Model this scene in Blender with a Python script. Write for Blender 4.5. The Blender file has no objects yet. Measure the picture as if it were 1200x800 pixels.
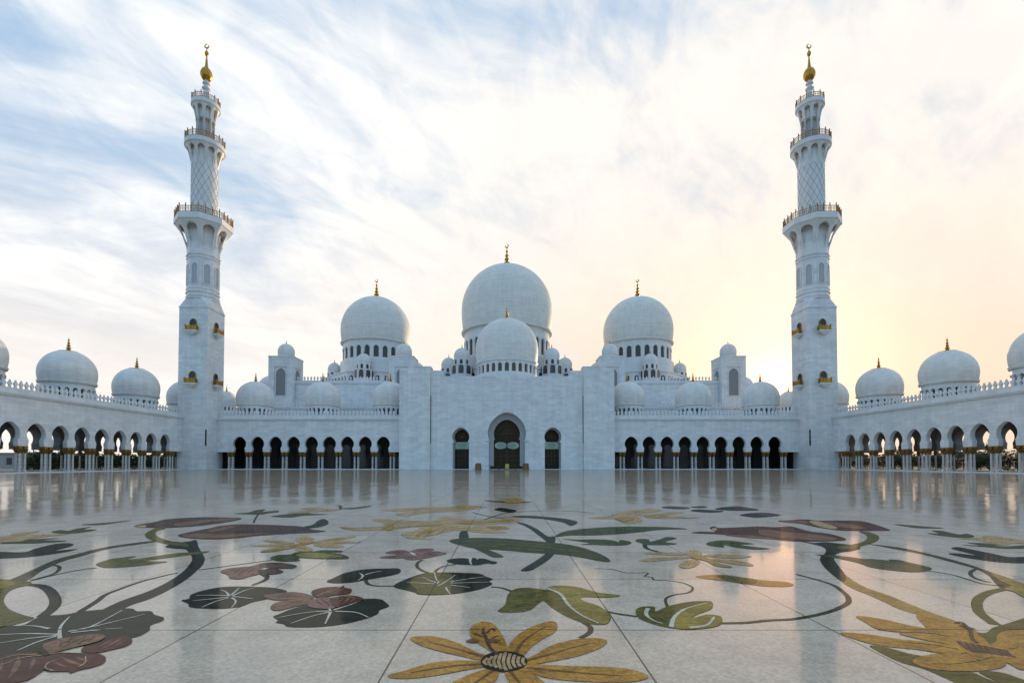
import bpy, bmesh, math, random
from mathutils import Vector
from mathutils.geometry import tessellate_polygon
random.seed(7)
R = math.radians; PI = math.pi
sc = bpy.context.scene
C = sc.collection

# ------------------------------------------------------------------ camera
F, VX, HY, CAMZ, PITCH = 570.0, 594.0, 542.0, 1.65, R(1.46)
CY0 = HY - F * math.tan(PITCH)
cam = bpy.data.cameras.new('camera'); camo = bpy.data.objects.new('camera', cam); C.objects.link(camo)
camo.location = (0, 0, CAMZ); camo.rotation_euler = (PI / 2 + PITCH, 0, 0)
cam.sensor_width = 36; cam.lens = 36 * F / 1200
cam.shift_x = (600 - VX) / 1200; cam.shift_y = (CY0 - 400) / 1200
cam.clip_start = 0.05; cam.clip_end = 9000
sc.camera = camo

def ray(px, py):
    u = (px - VX) / F; v = (CY0 - py) / F
    c, s = math.cos(PITCH), math.sin(PITCH)
    return u, c - v * s, s + v * c
def AT(px, py, Y):                    # photo measurement -> metres in the plane at depth Y
    u, d, w = ray(px, py); t = Y / d
    return u * t, CAMZ + w * t
def Z(py, Y): return AT(VX, py, Y)[1]
def X(px, Y): return AT(px, HY, Y)[0]
def FL(px, py):                       # photo measurement -> metres on the courtyard floor
    u, d, w = ray(px, py); t = -CAMZ / w
    return u * t, d * t

# ------------------------------------------------------------------ materials
def nt(m): return m.node_tree.nodes, m.node_tree.links
def newmat(name, col=(.5, .5, .5), rough=.5, metal=0, spec=.5):
    m = bpy.data.materials.new(name); m.use_nodes = True
    b = m.node_tree.nodes['Principled BSDF']
    b.inputs['Base Color'].default_value = (*col, 1); b.inputs['Roughness'].default_value = rough
    b.inputs['Metallic'].default_value = metal; b.inputs['Specular IOR Level'].default_value = spec
    return m
def N(nodes, t, **kw):
    n = nodes.new(t)
    for k, v in kw.items(): setattr(n, k, v)
    return n
def math_(nodes, links, op, a, b=None, c=None, clamp=False):
    n = nodes.new('ShaderNodeMath'); n.operation = op; n.use_clamp = clamp
    for i, x in enumerate((a, b, c)):
        if x is None: continue
        if isinstance(x, (int, float)): n.inputs[i].default_value = x
        else: links.new(x, n.inputs[i])
    return n.outputs[0]
def mixc(nodes, links, fac, a, b, blend='MIX'):
    n = nodes.new('ShaderNodeMix'); n.data_type = 'RGBA'; n.blend_type = blend
    for i, x in ((0, fac), (6, a), (7, b)):
        if isinstance(x, (int, float)): n.inputs[i].default_value = x
        elif isinstance(x, tuple): n.inputs[i].default_value = (*x, 1)
        else: links.new(x, n.inputs[i])
    return n.outputs[2]

def marble(name, bw, rh, c1, c2, mortar, dome_r=None, rough=.38, msize=.018, var=.10):
    m = newmat(name, rough=rough, spec=.45); n, l = nt(m); b = n['Principled BSDF']
    tc = N(n, 'ShaderNodeTexCoord'); sp = N(n, 'ShaderNodeSeparateXYZ'); l.new(tc.outputs['Object'], sp.inputs[0])
    if dome_r: u = math_(n, l, 'MULTIPLY', math_(n, l, 'ARCTAN2', sp.outputs[1], sp.outputs[0]), dome_r)
    else: u = math_(n, l, 'ADD', sp.outputs[0], sp.outputs[1])
    cb = N(n, 'ShaderNodeCombineXYZ'); l.new(u, cb.inputs[0]); l.new(sp.outputs[2], cb.inputs[1])
    br = N(n, 'ShaderNodeTexBrick'); l.new(cb.outputs[0], br.inputs['Vector'])
    br.inputs['Scale'].default_value = 1; br.inputs['Brick Width'].default_value = bw; br.inputs['Row Height'].default_value = rh
    br.inputs['Mortar Size'].default_value = msize; br.inputs['Mortar Smooth'].default_value = .3; br.inputs['Bias'].default_value = 0
    br.inputs['Color1'].default_value = (*c1, 1); br.inputs['Color2'].default_value = (*c2, 1); br.inputs['Mortar'].default_value = (*mortar, 1)
    no = N(n, 'ShaderNodeTexNoise'); l.new(tc.outputs['Object'], no.inputs['Vector'])
    no.inputs['Scale'].default_value = .35; no.inputs['Detail'].default_value = 8; no.inputs['Roughness'].default_value = .65; no.inputs['Distortion'].default_value = .6
    mr = N(n, 'ShaderNodeMapRange'); l.new(no.outputs[0], mr.inputs[0])
    mr.inputs[1].default_value = .3; mr.inputs[2].default_value = .7; mr.inputs[3].default_value = 1 - var; mr.inputs[4].default_value = 1 + var * .4
    cc = N(n, 'ShaderNodeCombineXYZ')
    for i in range(3): l.new(mr.outputs[0], cc.inputs[i])
    # rain streaks: noise stretched down the wall
    mp = N(n, 'ShaderNodeMapping'); l.new(tc.outputs['Object'], mp.inputs[0]); mp.inputs['Scale'].default_value = (1.1, 1.1, .06)
    st = N(n, 'ShaderNodeTexNoise'); l.new(mp.outputs[0], st.inputs['Vector']); st.inputs['Scale'].default_value = 1; st.inputs['Detail'].default_value = 5
    ms = N(n, 'ShaderNodeMapRange'); l.new(st.outputs[0], ms.inputs[0]); ms.inputs[1].default_value = .35; ms.inputs[2].default_value = .62; ms.inputs[3].default_value = .92; ms.inputs[4].default_value = 1
    cs = N(n, 'ShaderNodeCombineXYZ')
    for i in range(3): l.new(ms.outputs[0], cs.inputs[i])
    c = mixc(n, l, 1., br.outputs[0], cc.outputs[0], 'MULTIPLY')
    c = mixc(n, l, 1., c, cs.outputs[0], 'MULTIPLY')
    l.new(c, b.inputs['Base Color'])
    bp = N(n, 'ShaderNodeBump'); bp.inputs['Strength'].default_value = .25; bp.inputs['Distance'].default_value = .02
    l.new(math_(n, l, 'SUBTRACT', 1, br.outputs['Fac']), bp.inputs['Height']); l.new(bp.outputs[0], b.inputs['Normal'])
    return m

M = {}
M['wall'] = marble('white_marble_blocks', 1.75, .58, (.80, .80, .79), (.67, .68, .68), (.54, .55, .56), msize=.012, var=.12)
M['screen'] = newmat('stone_screen', (.22, .225, .23), .6)
M['plain'] = marble('white_marble_plain', 2.6, 1.2, (.75, .75, .74), (.71, .72, .71), (.62, .62, .62), msize=.006)
M['dome'] = marble('dome_marble', 2.6, .55, (.79, .77, .71), (.71, .70, .65), (.63, .62, .58), dome_r=9, rough=.6, msize=.016, var=.10)
M['small_dome'] = marble('small_dome_marble', .9, .34, (.79, .775, .73), (.70, .69, .66), (.61, .60, .57), dome_r=4.3, rough=.6, msize=.010, var=.10)
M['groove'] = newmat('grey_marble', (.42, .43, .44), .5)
def noisy(name, c1, c2, scale, rough, metal=0, spec=.5, det=5):
    m = newmat(name, c1, rough, metal, spec); n, l = nt(m)
    tc = N(n, 'ShaderNodeTexCoord'); no = N(n, 'ShaderNodeTexNoise'); l.new(tc.outputs['Object'], no.inputs['Vector'])
    no.inputs['Scale'].default_value = scale; no.inputs['Detail'].default_value = det
    mr = N(n, 'ShaderNodeMapRange'); l.new(no.outputs[0], mr.inputs[0]); mr.inputs[1].default_value = .35; mr.inputs[2].default_value = .65
    l.new(mixc(n, l, mr.outputs[0], c1, c2), n['Principled BSDF'].inputs['Base Color'])
    return m
M['column'] = noisy('inlaid_column_marble', (.62, .61, .58), (.40, .38, .35), 5, .25)
M['gold'] = noisy('gold_mosaic', (.58, .32, .05), (.38, .20, .03), 3, .32, 1)
M['bronze'] = noisy('aged_gold', (.36, .20, .05), (.16, .085, .025), 5, .45, .7)
M['wood'] = noisy('dark_wood', (.040, .026, .010), (.022, .014, .006), 2, .5, 0, .25)
M['grille'] = noisy('dark_bronze', (.13, .08, .03), (.07, .045, .016), 4, .5, .4)
M['glass'] = newmat('dark_glass', (.018, .02, .022), .12)
M['pane'] = noisy('tinted_glass', (.030, .034, .038), (.07, .06, .045), .7, .2)
M['amber'] = noisy('amber_glass', (.16, .10, .045), (.05, .04, .03), .9, .25)
M['green_band'] = newmat('verdigris_glass', (.58, .80, .64), .3)
M['shade'] = noisy('painted_shade_stone', (.05, .046, .042), (.03, .028, .026), .6, .6)  # interior shade painted into the colour of arcade galleries and wing roofs
M['half_shade'] = noisy('painted_half_shade_stone', (.20, .19, .18), (.14, .13, .125), .5, .6)  # wing interior shade painted into the colour of outer wall and floor
M['yellow_paint'] = newmat('yellow_green_panel', (.45, .42, .10), .4)
M['box_wood'] = noisy('varnished_wood', (.26, .13, .035), (.15, .07, .02), 4, .4)
M['terrain'] = noisy('sandy_ground', (.30, .25, .19), (.22, .19, .14), .05, .9)
M['bark'] = noisy('bark', (.10, .07, .05), (.06, .045, .03), 3, .9)
M['leaf'] = noisy('leaf', (.030, .045, .016), (.055, .075, .025), .8, .6)
M['render'] = noisy('pale_render', (.40, .37, .33), (.34, .31, .28), .3, .8)

# polished floor: shared surface group (joints, per-slab tilt, ripple)
S = 2.09; JX, JY = 1.122, 4.85
g = bpy.data.node_groups.new('slab_surface', 'ShaderNodeTree')
g.interface.new_socket('Normal', in_out='OUTPUT', socket_type='NodeSocketVector')
g.interface.new_socket('Joint', in_out='OUTPUT', socket_type='NodeSocketFloat')
g.interface.new_socket('Tone', in_out='OUTPUT', socket_type='NodeSocketFloat')
g.interface.new_socket('Grain', in_out='OUTPUT', socket_type='NodeSocketFloat')
g.interface.new_socket('Rough', in_out='OUTPUT', socket_type='NodeSocketFloat')
n, l = g.nodes, g.links
geo = N(n, 'ShaderNodeNewGeometry'); sp = N(n, 'ShaderNodeSeparateXYZ'); l.new(geo.outputs['Position'], sp.inputs[0])
gx = math_(n, l, 'DIVIDE', math_(n, l, 'SUBTRACT', sp.outputs[0], JX), S); gy = math_(n, l, 'DIVIDE', math_(n, l, 'SUBTRACT', sp.outputs[1], JY), S)
def edge(t):
    d = math_(n, l, 'ABSOLUTE', math_(n, l, 'SUBTRACT', t, math_(n, l, 'ROUND', t)))
    return math_(n, l, 'MULTIPLY', d, S)
de = math_(n, l, 'MINIMUM', edge(gx), edge(gy))
mr = N(n, 'ShaderNodeMapRange'); l.new(de, mr.inputs[0]); mr.inputs[1].default_value = .0055; mr.inputs[2].default_value = .010; mr.inputs[3].default_value = 1; mr.inputs[4].default_value = 0
cell = N(n, 'ShaderNodeCombineXYZ'); l.new(math_(n, l, 'FLOOR', gx), cell.inputs[0]); l.new(math_(n, l, 'FLOOR', gy), cell.inputs[1])
wn = N(n, 'ShaderNodeTexWhiteNoise', noise_dimensions='2D'); l.new(cell.outputs[0], wn.inputs['Vector'])
def vm(op, a, b):
    q = n.new('ShaderNodeVectorMath'); q.operation = op
    for i, x in enumerate((a, b)):
        if x is None: continue
        if isinstance(x, tuple): q.inputs[i].default_value = x
        else: l.new(x, q.inputs[i])
    return q.outputs[0]
tilt = vm('MULTIPLY', vm('SUBTRACT', wn.outputs['Color'], (.5, .5, .5)), (.008, .0095, 0))
n1 = N(n, 'ShaderNodeTexNoise'); l.new(geo.outputs['Position'], n1.inputs['Vector']); n1.inputs['Scale'].default_value = .8; n1.inputs['Detail'].default_value = 3
rip = vm('MULTIPLY', vm('SUBTRACT', n1.outputs['Color'], (.5, .5, .5)), (.004, .010, 0))
n2 = N(n, 'ShaderNodeTexNoise'); l.new(geo.outputs['Position'], n2.inputs['Vector']); n2.inputs['Scale'].default_value = 5; n2.inputs['Detail'].default_value = 2
rip2 = vm('MULTIPLY', vm('SUBTRACT', n2.outputs['Color'], (.5, .5, .5)), (.004, .007, 0))
nv = vm('NORMALIZE', vm('ADD', vm('ADD', geo.outputs['Normal'], tilt), vm('ADD', rip, rip2)), None)
vo = N(n, 'ShaderNodeTexVoronoi'); l.new(geo.outputs['Position'], vo.inputs['Vector']); vo.inputs['Scale'].default_value = 42
n3 = N(n, 'ShaderNodeTexNoise'); l.new(geo.outputs['Position'], n3.inputs['Vector']); n3.inputs['Scale'].default_value = 30; n3.inputs['Detail'].default_value = 6; n3.inputs['Roughness'].default_value = .7
vs = N(n, 'ShaderNodeSeparateXYZ'); l.new(vo.outputs['Color'], vs.inputs[0])
grain = math_(n, l, 'ADD', math_(n, l, 'MULTIPLY', vs.outputs[0], .5), math_(n, l, 'MULTIPLY', n3.outputs[0], .5))
n4 = N(n, 'ShaderNodeTexNoise'); l.new(geo.outputs['Position'], n4.inputs['Vector']); n4.inputs['Scale'].default_value = 1.6; n4.inputs['Detail'].default_value = 7; n4.inputs['Roughness'].default_value = .7
ro = N(n, 'ShaderNodeMapRange'); l.new(n4.outputs[0], ro.inputs[0]); ro.inputs[1].default_value = .3; ro.inputs[2].default_value = .7; ro.inputs[3].default_value = .045; ro.inputs[4].default_value = .12
tm = N(n, 'ShaderNodeMapRange'); l.new(n4.outputs[0], tm.inputs[0]); tm.inputs[1].default_value = .32; tm.inputs[2].default_value = .66
tone = math_(n, l, 'ADD', math_(n, l, 'MULTIPLY', wn.outputs['Value'], .35), math_(n, l, 'MULTIPLY', tm.outputs[0], .65))
out = N(n, 'NodeGroupOutput')
for i, x in enumerate((nv, mr.outputs[0], tone, grain, ro.outputs[0])): l.new(x, out.inputs[i])
SLAB = g
def floormat(name, c1, c2, joint, grain_amt=.25, gloss=.85, pieces=False):
    """polished stone: diffuse body under a thin polish whose strength follows Fresnel"""
    m = bpy.data.materials.new(name); m.use_nodes = True; n, l = nt(m)
    n.remove(n['Principled BSDF'])
    gr = N(n, 'ShaderNodeGroup'); gr.node_tree = SLAB
    tone = gr.outputs['Tone']
    if pieces:                      # cut marble pieces with hairline joints, streaked stone
        ge = N(n, 'ShaderNodeNewGeometry')
        mp = N(n, 'ShaderNodeMapping'); l.new(ge.outputs['Position'], mp.inputs[0]); mp.inputs['Scale'].default_value = (2.2, 6.5, 1); mp.inputs['Rotation'].default_value = (0, 0, .35)
        no = N(n, 'ShaderNodeTexNoise'); l.new(mp.outputs[0], no.inputs['Vector']); no.inputs['Scale'].default_value = 1.6; no.inputs['Detail'].default_value = 8; no.inputs['Roughness'].default_value = .65; no.inputs['Distortion'].default_value = 1.2
        vo = N(n, 'ShaderNodeTexVoronoi'); l.new(ge.outputs['Position'], vo.inputs['Vector']); vo.inputs['Scale'].default_value = 4.5
        vx = N(n, 'ShaderNodeSeparateXYZ'); l.new(vo.outputs['Color'], vx.inputs[0])
        mr = N(n, 'ShaderNodeMapRange'); l.new(no.outputs[0], mr.inputs[0]); mr.inputs[1].default_value = .32; mr.inputs[2].default_value = .68
        tone = math_(n, l, 'ADD', math_(n, l, 'MULTIPLY', mr.outputs[0], .7), math_(n, l, 'MULTIPLY', vx.outputs[0], .3))
        ve = N(n, 'ShaderNodeTexVoronoi', feature='DISTANCE_TO_EDGE'); l.new(ge.outputs['Position'], ve.inputs['Vector']); ve.inputs['Scale'].default_value = 4.5
        hair = N(n, 'ShaderNodeMapRange'); l.new(ve.outputs['Distance'], hair.inputs[0]); hair.inputs[1].default_value = .004; hair.inputs[2].default_value = .014; hair.inputs[3].default_value = .35; hair.inputs[4].default_value = 0
    c = mixc(n, l, tone, c1, c2)
    k = N(n, 'ShaderNodeMapRange'); l.new(gr.outputs['Grain'], k.inputs[0]); k.inputs[1].default_value = .2; k.inputs[2].default_value = .8; k.inputs[3].default_value = 1 - grain_amt; k.inputs[4].default_value = 1 + grain_amt * .6
    cc = N(n, 'ShaderNodeCombineXYZ')
    for i in range(3): l.new(k.outputs[0], cc.inputs[i])
    c = mixc(n, l, 1., c, cc.outputs[0], 'MULTIPLY')
    if pieces: c = mixc(n, l, hair.outputs[0], c, joint)
    c = mixc(n, l, gr.outputs['Joint'], c, joint)
    df = N(n, 'ShaderNodeBsdfDiffuse'); gl = N(n, 'ShaderNodeBsdfGlossy'); fr = N(n, 'ShaderNodeFresnel'); fr.inputs['IOR'].default_value = 1.5
    l.new(c, df.inputs['Color']); l.new(gr.outputs['Rough'], gl.inputs['Roughness']); l.new(gr.outputs['Normal'], gl.inputs['Normal']); l.new(gr.outputs['Normal'], fr.inputs['Normal'])
    mx = N(n, 'ShaderNodeMixShader'); l.new(math_(n, l, 'MULTIPLY', fr.outputs[0], gloss), mx.inputs[0]); l.new(df.outputs[0], mx.inputs[1]); l.new(gl.outputs[0], mx.inputs[2])
    l.new(mx.outputs[0], n['Material Output'].inputs[0])
    return m
M['floor'] = floormat('polished_floor_marble', (.43, .345, .255), (.66, .545, .42), (.040, .022, .012), .24, .86)
JC = (.03, .02, .015)
def im(name, a, b, gr=.35):
    a = tuple(x * .68 for x in a); b = tuple(x * 1.22 for x in b)
    M[name] = floormat(name + '_inlay_marble', a, b, JC, gr, .34, True)
im('gold_in', (.36, .165, .022), (.50, .25, .045)); im('brown_line', (.16, .075, .02), (.20, .09, .03))
im('dark_green', (.006, .009, .005), (.022, .026, .010)); im('olive', (.065, .058, .008), (.15, .125, .022))
im('light_olive', (.17, .135, .016), (.28, .22, .035)); im('mid_green', (.035, .046, .014), (.075, .085, .028))
im('teal', (.012, .026, .020), (.035, .05, .032)); im('maroon', (.060, .017, .010), (.11, .036, .022))
im('brown', (.16, .075, .045), (.26, .13, .075)); im('dark_brown', (.055, .028, .02), (.11, .06, .04))
im('tan', (.40, .25, .11), (.52, .36, .18)); im('mauve', (.19, .095, .075), (.27, .14, .11))
im('white_in', (.50, .46, .36), (.62, .58, .48), .1); im('black_in', (.012, .010, .008), (.022, .018, .012)); im('stem', (.045, .040, .018), (.085, .07, .03))
im('ochre', (.30, .19, .045), (.40, .25, .06))

# ------------------------------------------------------------------ mesh helpers
class MB:
    def __init__(s): s.v = []; s.f = []; s.sm = []
    def add(s, vs, fs, smooth=False):
        k = len(s.v); s.v += [tuple(p) for p in vs]
        for f in fs: s.f.append(tuple(i + k for i in f)); s.sm.append(smooth)
        return s
    def box(s, x0, x1, y0, y1, z0, z1):
        if x0 > x1: x0, x1 = x1, x0
        vs = [(x, y, z) for z in (z0, z1) for y in (y0, y1) for x in (x0, x1)]
        return s.add(vs, [(0, 2, 3, 1), (4, 5, 7, 6), (0, 1, 5, 4), (2, 6, 7, 3), (0, 4, 6, 2), (1, 3, 7, 5)])
    def lathe(s, prof, n=32, c=(0, 0, 0), rot=0, smooth=True):
        vs = []; fs = []
        for r, z in prof:
            for i in range(n):
                a = rot + 2 * PI * i / n; vs.append((c[0] + r * math.cos(a), c[1] + r * math.sin(a), c[2] + z))
        for j in range(len(prof) - 1):
            for i in range(n):
                k = (i + 1) % n; fs.append((j * n + i, j * n + k, (j + 1) * n + k, (j + 1) * n + i))
        fs.append(tuple(range(n - 1, -1, -1))); fs.append(tuple((len(prof) - 1) * n + i for i in range(n)))
        return s.add(vs, fs, smooth)
    def prism(s, loops, t, mp, back=True):
        pts = [p for lp in loops for p in lp]
        tris = tessellate_polygon([[Vector((p[0], p[1], 0)) for p in lp] for lp in loops])
        n = len(pts)
        vs = [mp(u, v, 0) for u, v in pts] + [mp(u, v, -t) for u, v in pts]
        fs = [tuple(x) for x in tris]
        if back: fs += [(a + n, c + n, b + n) for a, b, c in tris]
        k = 0
        for lp in loops:
            m = len(lp)
            for i in range(m):
                j = (i + 1) % m; fs.append((k + i, k + j, k + j + n, k + i + n))
            k += m
        return s.add(vs, fs)
    def tube(s, pts, r, n=6, smooth=True):
        vs = []; fs = []
        pts = [Vector(p) for p in pts]
        for i, p in enumerate(pts):
            d = (pts[min(i + 1, len(pts) - 1)] - pts[max(i - 1, 0)]).normalized()
            a = d.orthogonal().normalized(); b = d.cross(a); rr = r[i] if isinstance(r, (list, tuple)) else r
            for k in range(n):
                t = 2 * PI * k / n; vs.append(p + (a * math.cos(t) + b * math.sin(t)) * rr)
        for i in range(len(pts) - 1):
            for k in range(n):
                q = (k + 1) % n; fs.append((i * n + k, i * n + q, (i + 1) * n + q, (i + 1) * n + k))
        fs.append(tuple(range(n))); fs.append(tuple((len(pts) - 1) * n + k for k in range(n)))
        return s.add(vs, fs, smooth)
    def build(s, name, mat, parent=None, loc=(0, 0, 0), rot=0, label=None, recalc=True):
        me = bpy.data.meshes.new(name); me.from_pydata(s.v, [], s.f)
        me.polygons.foreach_set('use_smooth', s.sm)
        me.materials.append(M[mat] if isinstance(mat, str) else mat)
        if recalc:
            bm = bmesh.new(); bm.from_mesh(me); bmesh.ops.recalc_face_normals(bm, faces=bm.faces); bm.to_mesh(me); bm.free()
        if any(s.sm): me.set_sharp_from_angle(angle=R(38))
        o = bpy.data.objects.new(name, me); C.objects.link(o)
        o.location = loc; o.rotation_euler = (0, 0, rot); o.parent = parent
        if label: o['label'] = label
        return o
def tag(o, label=None, cat=None, group=None, kind=None):
    for k, v in (('label', label), ('category', cat), ('group', group), ('kind', kind)):
        if v: o[k] = v
    return o
def empty(name, loc, label, cat, group=None):
    o = bpy.data.objects.new(name, None); C.objects.link(o); o.location = loc
    return tag(o, label, cat, group)
def clone(o, parent=None, loc=None, rot=None):
    c = o.copy(); C.objects.link(c); c.parent = parent
    if loc is not None: c.location = loc
    if rot is not None: c.rotation_euler = (0, 0, rot)
    for ch in o.children: clone(ch, c)
    return c
FRONT = lambda y: (lambda u, v, d: (u, y - d, v))     # wall facing -Y, thickness going +Y

def horseshoe(cx, cz, r, pinch, n=18, point=.12):
    """left-pinch -> crown -> right-pinch"""
    a0 = math.acos(min(1, pinch / r)); pts = []
    for i in range(n + 1):
        a = PI + a0 - (PI + 2 * a0) * i / n
        s = math.sin(a); pts.append((cx + r * math.cos(a), cz + r * s + (point * r * s ** 5 if s > 0 else 0)))
    return pts
def archloop(w, z0, zs, point=.18, n=10):
    """closed window loop: width w, sill z0, springing zs"""
    r = w / 2; pts = [(-r, z0), (r, z0)]
    for i in range(n + 1):
        a = PI * i / n; s = math.sin(a); pts.append((r * math.cos(a), zs + r * s + point * r * s ** 4))
    return pts

# ------------------------------------------------------------------ shared pieces
def finial(h, crescent=False):
    """gold spire, height h, base at z=0"""
    b = MB(); k = h
    prof = [(.20, -.03), (.19, .0), (.10, .05), (.055, .10), (.05, .13), (.075, .16), (.085, .19), (.075, .22), (.04, .25), (.035, .29), (.058, .32), (.066, .35), (.058, .38), (.03, .41),
            (.026, .45), (.044, .48), (.05, .51), (.044, .54), (.02, .57), (.018, .64), (.030, .66), (.034, .69), (.028, .72), (.012, .75), (.006, .86)]
    b.lathe([(.52 * k, -.075 * k), (.50 * k, -.03 * k), (.3 * k, -.005 * k)] + [(r * k * 1.6, z * k) for r, z in prof], 14)
    if crescent:
        ro = .085 * k; cz = .93 * k; pts = []
        for i in range(21): a = R(110) + R(320) * i / 20; pts.append((ro * math.cos(a), cz + ro * math.sin(a)))
        for i in range(21): a = R(115) + R(310) * (20 - i) / 20; pts.append((.62 * ro * math.cos(a) + ro * -.10, cz + .62 * ro * math.sin(a) + ro * .20))
        b.prism([pts], .03 * k, lambda u, v, d: (u, -.015 * k - d, v))
    return b
def dome_profile(Rr, ht, hb, base=.95):
    p = [(Rr * base * .97, -hb - .02 * Rr), (Rr * base * 1.045, -hb - .02 * Rr), (Rr * base * 1.05, -hb + .015 * Rr), (Rr * base * 1.01, -hb + .03 * Rr)]
    ac = math.acos(base)
    for i in range(7): t = 1 - i / 6; p.append((Rr * math.cos(ac * t), -hb * t + (.035 * Rr if t == 1 else 0)))
    for i in range(1, 20):
        a = PI / 2 * i / 20; p.append((Rr * math.cos(a) ** .985, ht * (math.sin(a) + .035 * max(0, math.sin(a) - .8) ** 1.2)))
    p.append((.012 * Rr, ht * 1.012))
    return p
def drum_mesh(r, z0, z1, n, w, sill, spring, t=.5, seg_band=True):
    """ring of panels with one arched opening each"""
    b = MB(); half = PI * r / n
    for i in range(n):
        a0 = 2 * PI * i / n
        def mp(u, v, d, a0=a0): a = a0 + u / r; return ((r + d) * math.cos(a), (r + d) * math.sin(a), v)
        b.prism([[(-half, z0), (half, z0), (half, z1), (-half, z1)], archloop(w, sill, spring)], t, mp, back=False)
        if seg_band:      # raised arch hood over every opening
            lo = archloop(w * 1.12, spring - .1, spring)[2:]; hi = archloop(w * 1.45, spring - .1, spring + .02)[2:]
            b.prism([lo + hi[::-1]], .12, lambda u, v, d, mp=mp: mp(u, v, d + .12))
    H = z1 - z0
    b.lathe([(r + .02, z1 - .01), (r + .3, z1), (r + .36, z1 + .18), (r + .2, z1 + .3), (r - .4, z1 + .3)], 64)
    b.lathe([(r - .6, z0 - .3), (r + .35, z0 - .3), (r + .35, z0), (r + .03, z0 + .05)], 64)
    return b
WINDOW_CACHE = {}
def add_windows(drum, r, n, w, sill, spring, mat, facing=None):
    key = (w, sill, spring, mat); first = None
    for i in range(n):
        a = 2 * PI * i / n
        if math.sin(a) > .35: continue                       # the rear of the drum is never seen
        loc = (r * math.cos(a), r * math.sin(a), 0); rot = a + PI / 2
        if first is None:
            b = MB(); b.prism([archloop(w * 1.05, sill - .02, spring)], .06, FRONT(0))
            b.box(-.05, .05, -.07, -.001, sill, spring + w * .4)
            first = b.build('window', mat, drum, loc, rot)
        else: clone(first, drum, loc, rot)
def place_dome(thing, x, y, zb, Rr, ht, hb, drum_r, drum_h, n, w, sill, spring, fin, cres=False, mat='dome', pane='pane', base=.95, seg=64):
    """x, y, zb relative to the thing; zb = underside of the dome"""
    d = drum_mesh(drum_r, 0, drum_h - .3, n, w, sill, spring).build('drum', 'plain', thing, (x, y, zb - drum_h))
    add_windows(d, drum_r - .42, n, w, sill, spring, pane)
    o = MB().lathe(dome_profile(Rr, ht, hb, base), seg).build('dome', mat, thing, (x, y, zb + hb))
    finial(fin, cres).build('finial', 'gold', o, (0, 0, ht - .02 * Rr))
    return o, d

# merlon prototype data
def merlon_mesh(w=.62, h=1.4, t=.24):
    p = [(-.5, 0), (.5, 0), (.5, .10), (.24, .16), (.22, .30), (.34, .40), (.50, .50), (.48, .62), (.30, .72), (.17, .80), (.10, .90), (0, 1.0)]
    p = p + [(-x, z) for x, z in p[-2:1:-1]]
    b = MB(); b.prism([[(x * w, z * h) for x, z in p]], t, lambda u, v, d: (u, -t / 2 - d, v)); return b
merlon_me = {}
def merlons(parapet, pts, rot, mat='plain', h=1.4, w=.62):
    k = (h, w)
    first = merlon_me.get(k)
    for p in pts:
        if first is None:
            first = merlon_mesh(w, h).build('merlon', mat, parapet, p, rot); merlon_me[k] = first
        else: clone(first, parapet, p, rot)

# column prototype (linked lazily): marble shaft on a base, gold palm capital
proto = {}
def column(parent, loc, h=4.3, r=.2):
    if (h, r) in proto: return clone(proto[(h, r)], parent, loc)
    b = MB(); b.lathe([(r, .3), (r * 1.0, h * .4), (r * .9, h - .98)], 14)
    o = b.build('column', 'column', parent, loc)
    MB().lathe([(r * 1.55, 0), (r * 1.55, .12), (r * 1.3, .16), (r * 1.35, .22), (r * 1.05, .3), (r, .32)], 14).build('base', 'column', o)
    c = MB(); c.lathe([(r * .95, h - 1.0), (r * 1.25, h - .96), (r * 1.0, h - .9), (r * 1.15, h - .7), (r * 1.7, h - .45), (r * 2.2, h - .25), (r * 2.05, h - .2), (r * 2.1, h)], 14)
    for i in range(8):       # palm leaves curling off the bell
        a = 2 * PI * i / 8; ca, sa = math.cos(a), math.sin(a)
        c.tube([((r * q) * ca, (r * q) * sa, h + z) for q, z in ((1.15, -.85), (1.5, -.6), (2.1, -.38), (2.5, -.36), (2.55, -.48))], [.05, .075, .08, .06, .02], 5)
    c.build('capital', 'bronze', o)
    proto[(h, r)] = o
    return o

# ------------------------------------------------------------------ setting
def sheet(name, x0, x1, y0, y1, z, mat):
    o = MB().add([(x0, y0, z), (x1, y0, z), (x1, y1, z), (x0, y1, z)], [(0, 1, 2, 3)]).build(name, mat, recalc=False); o['kind'] = 'structure'; return o
sheet('ground', -4000, 4000, -4000, 4000, -.06, 'terrain')
sheet('courtyard_floor', -98, 98, -70, 150, 0, 'floor')

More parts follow.
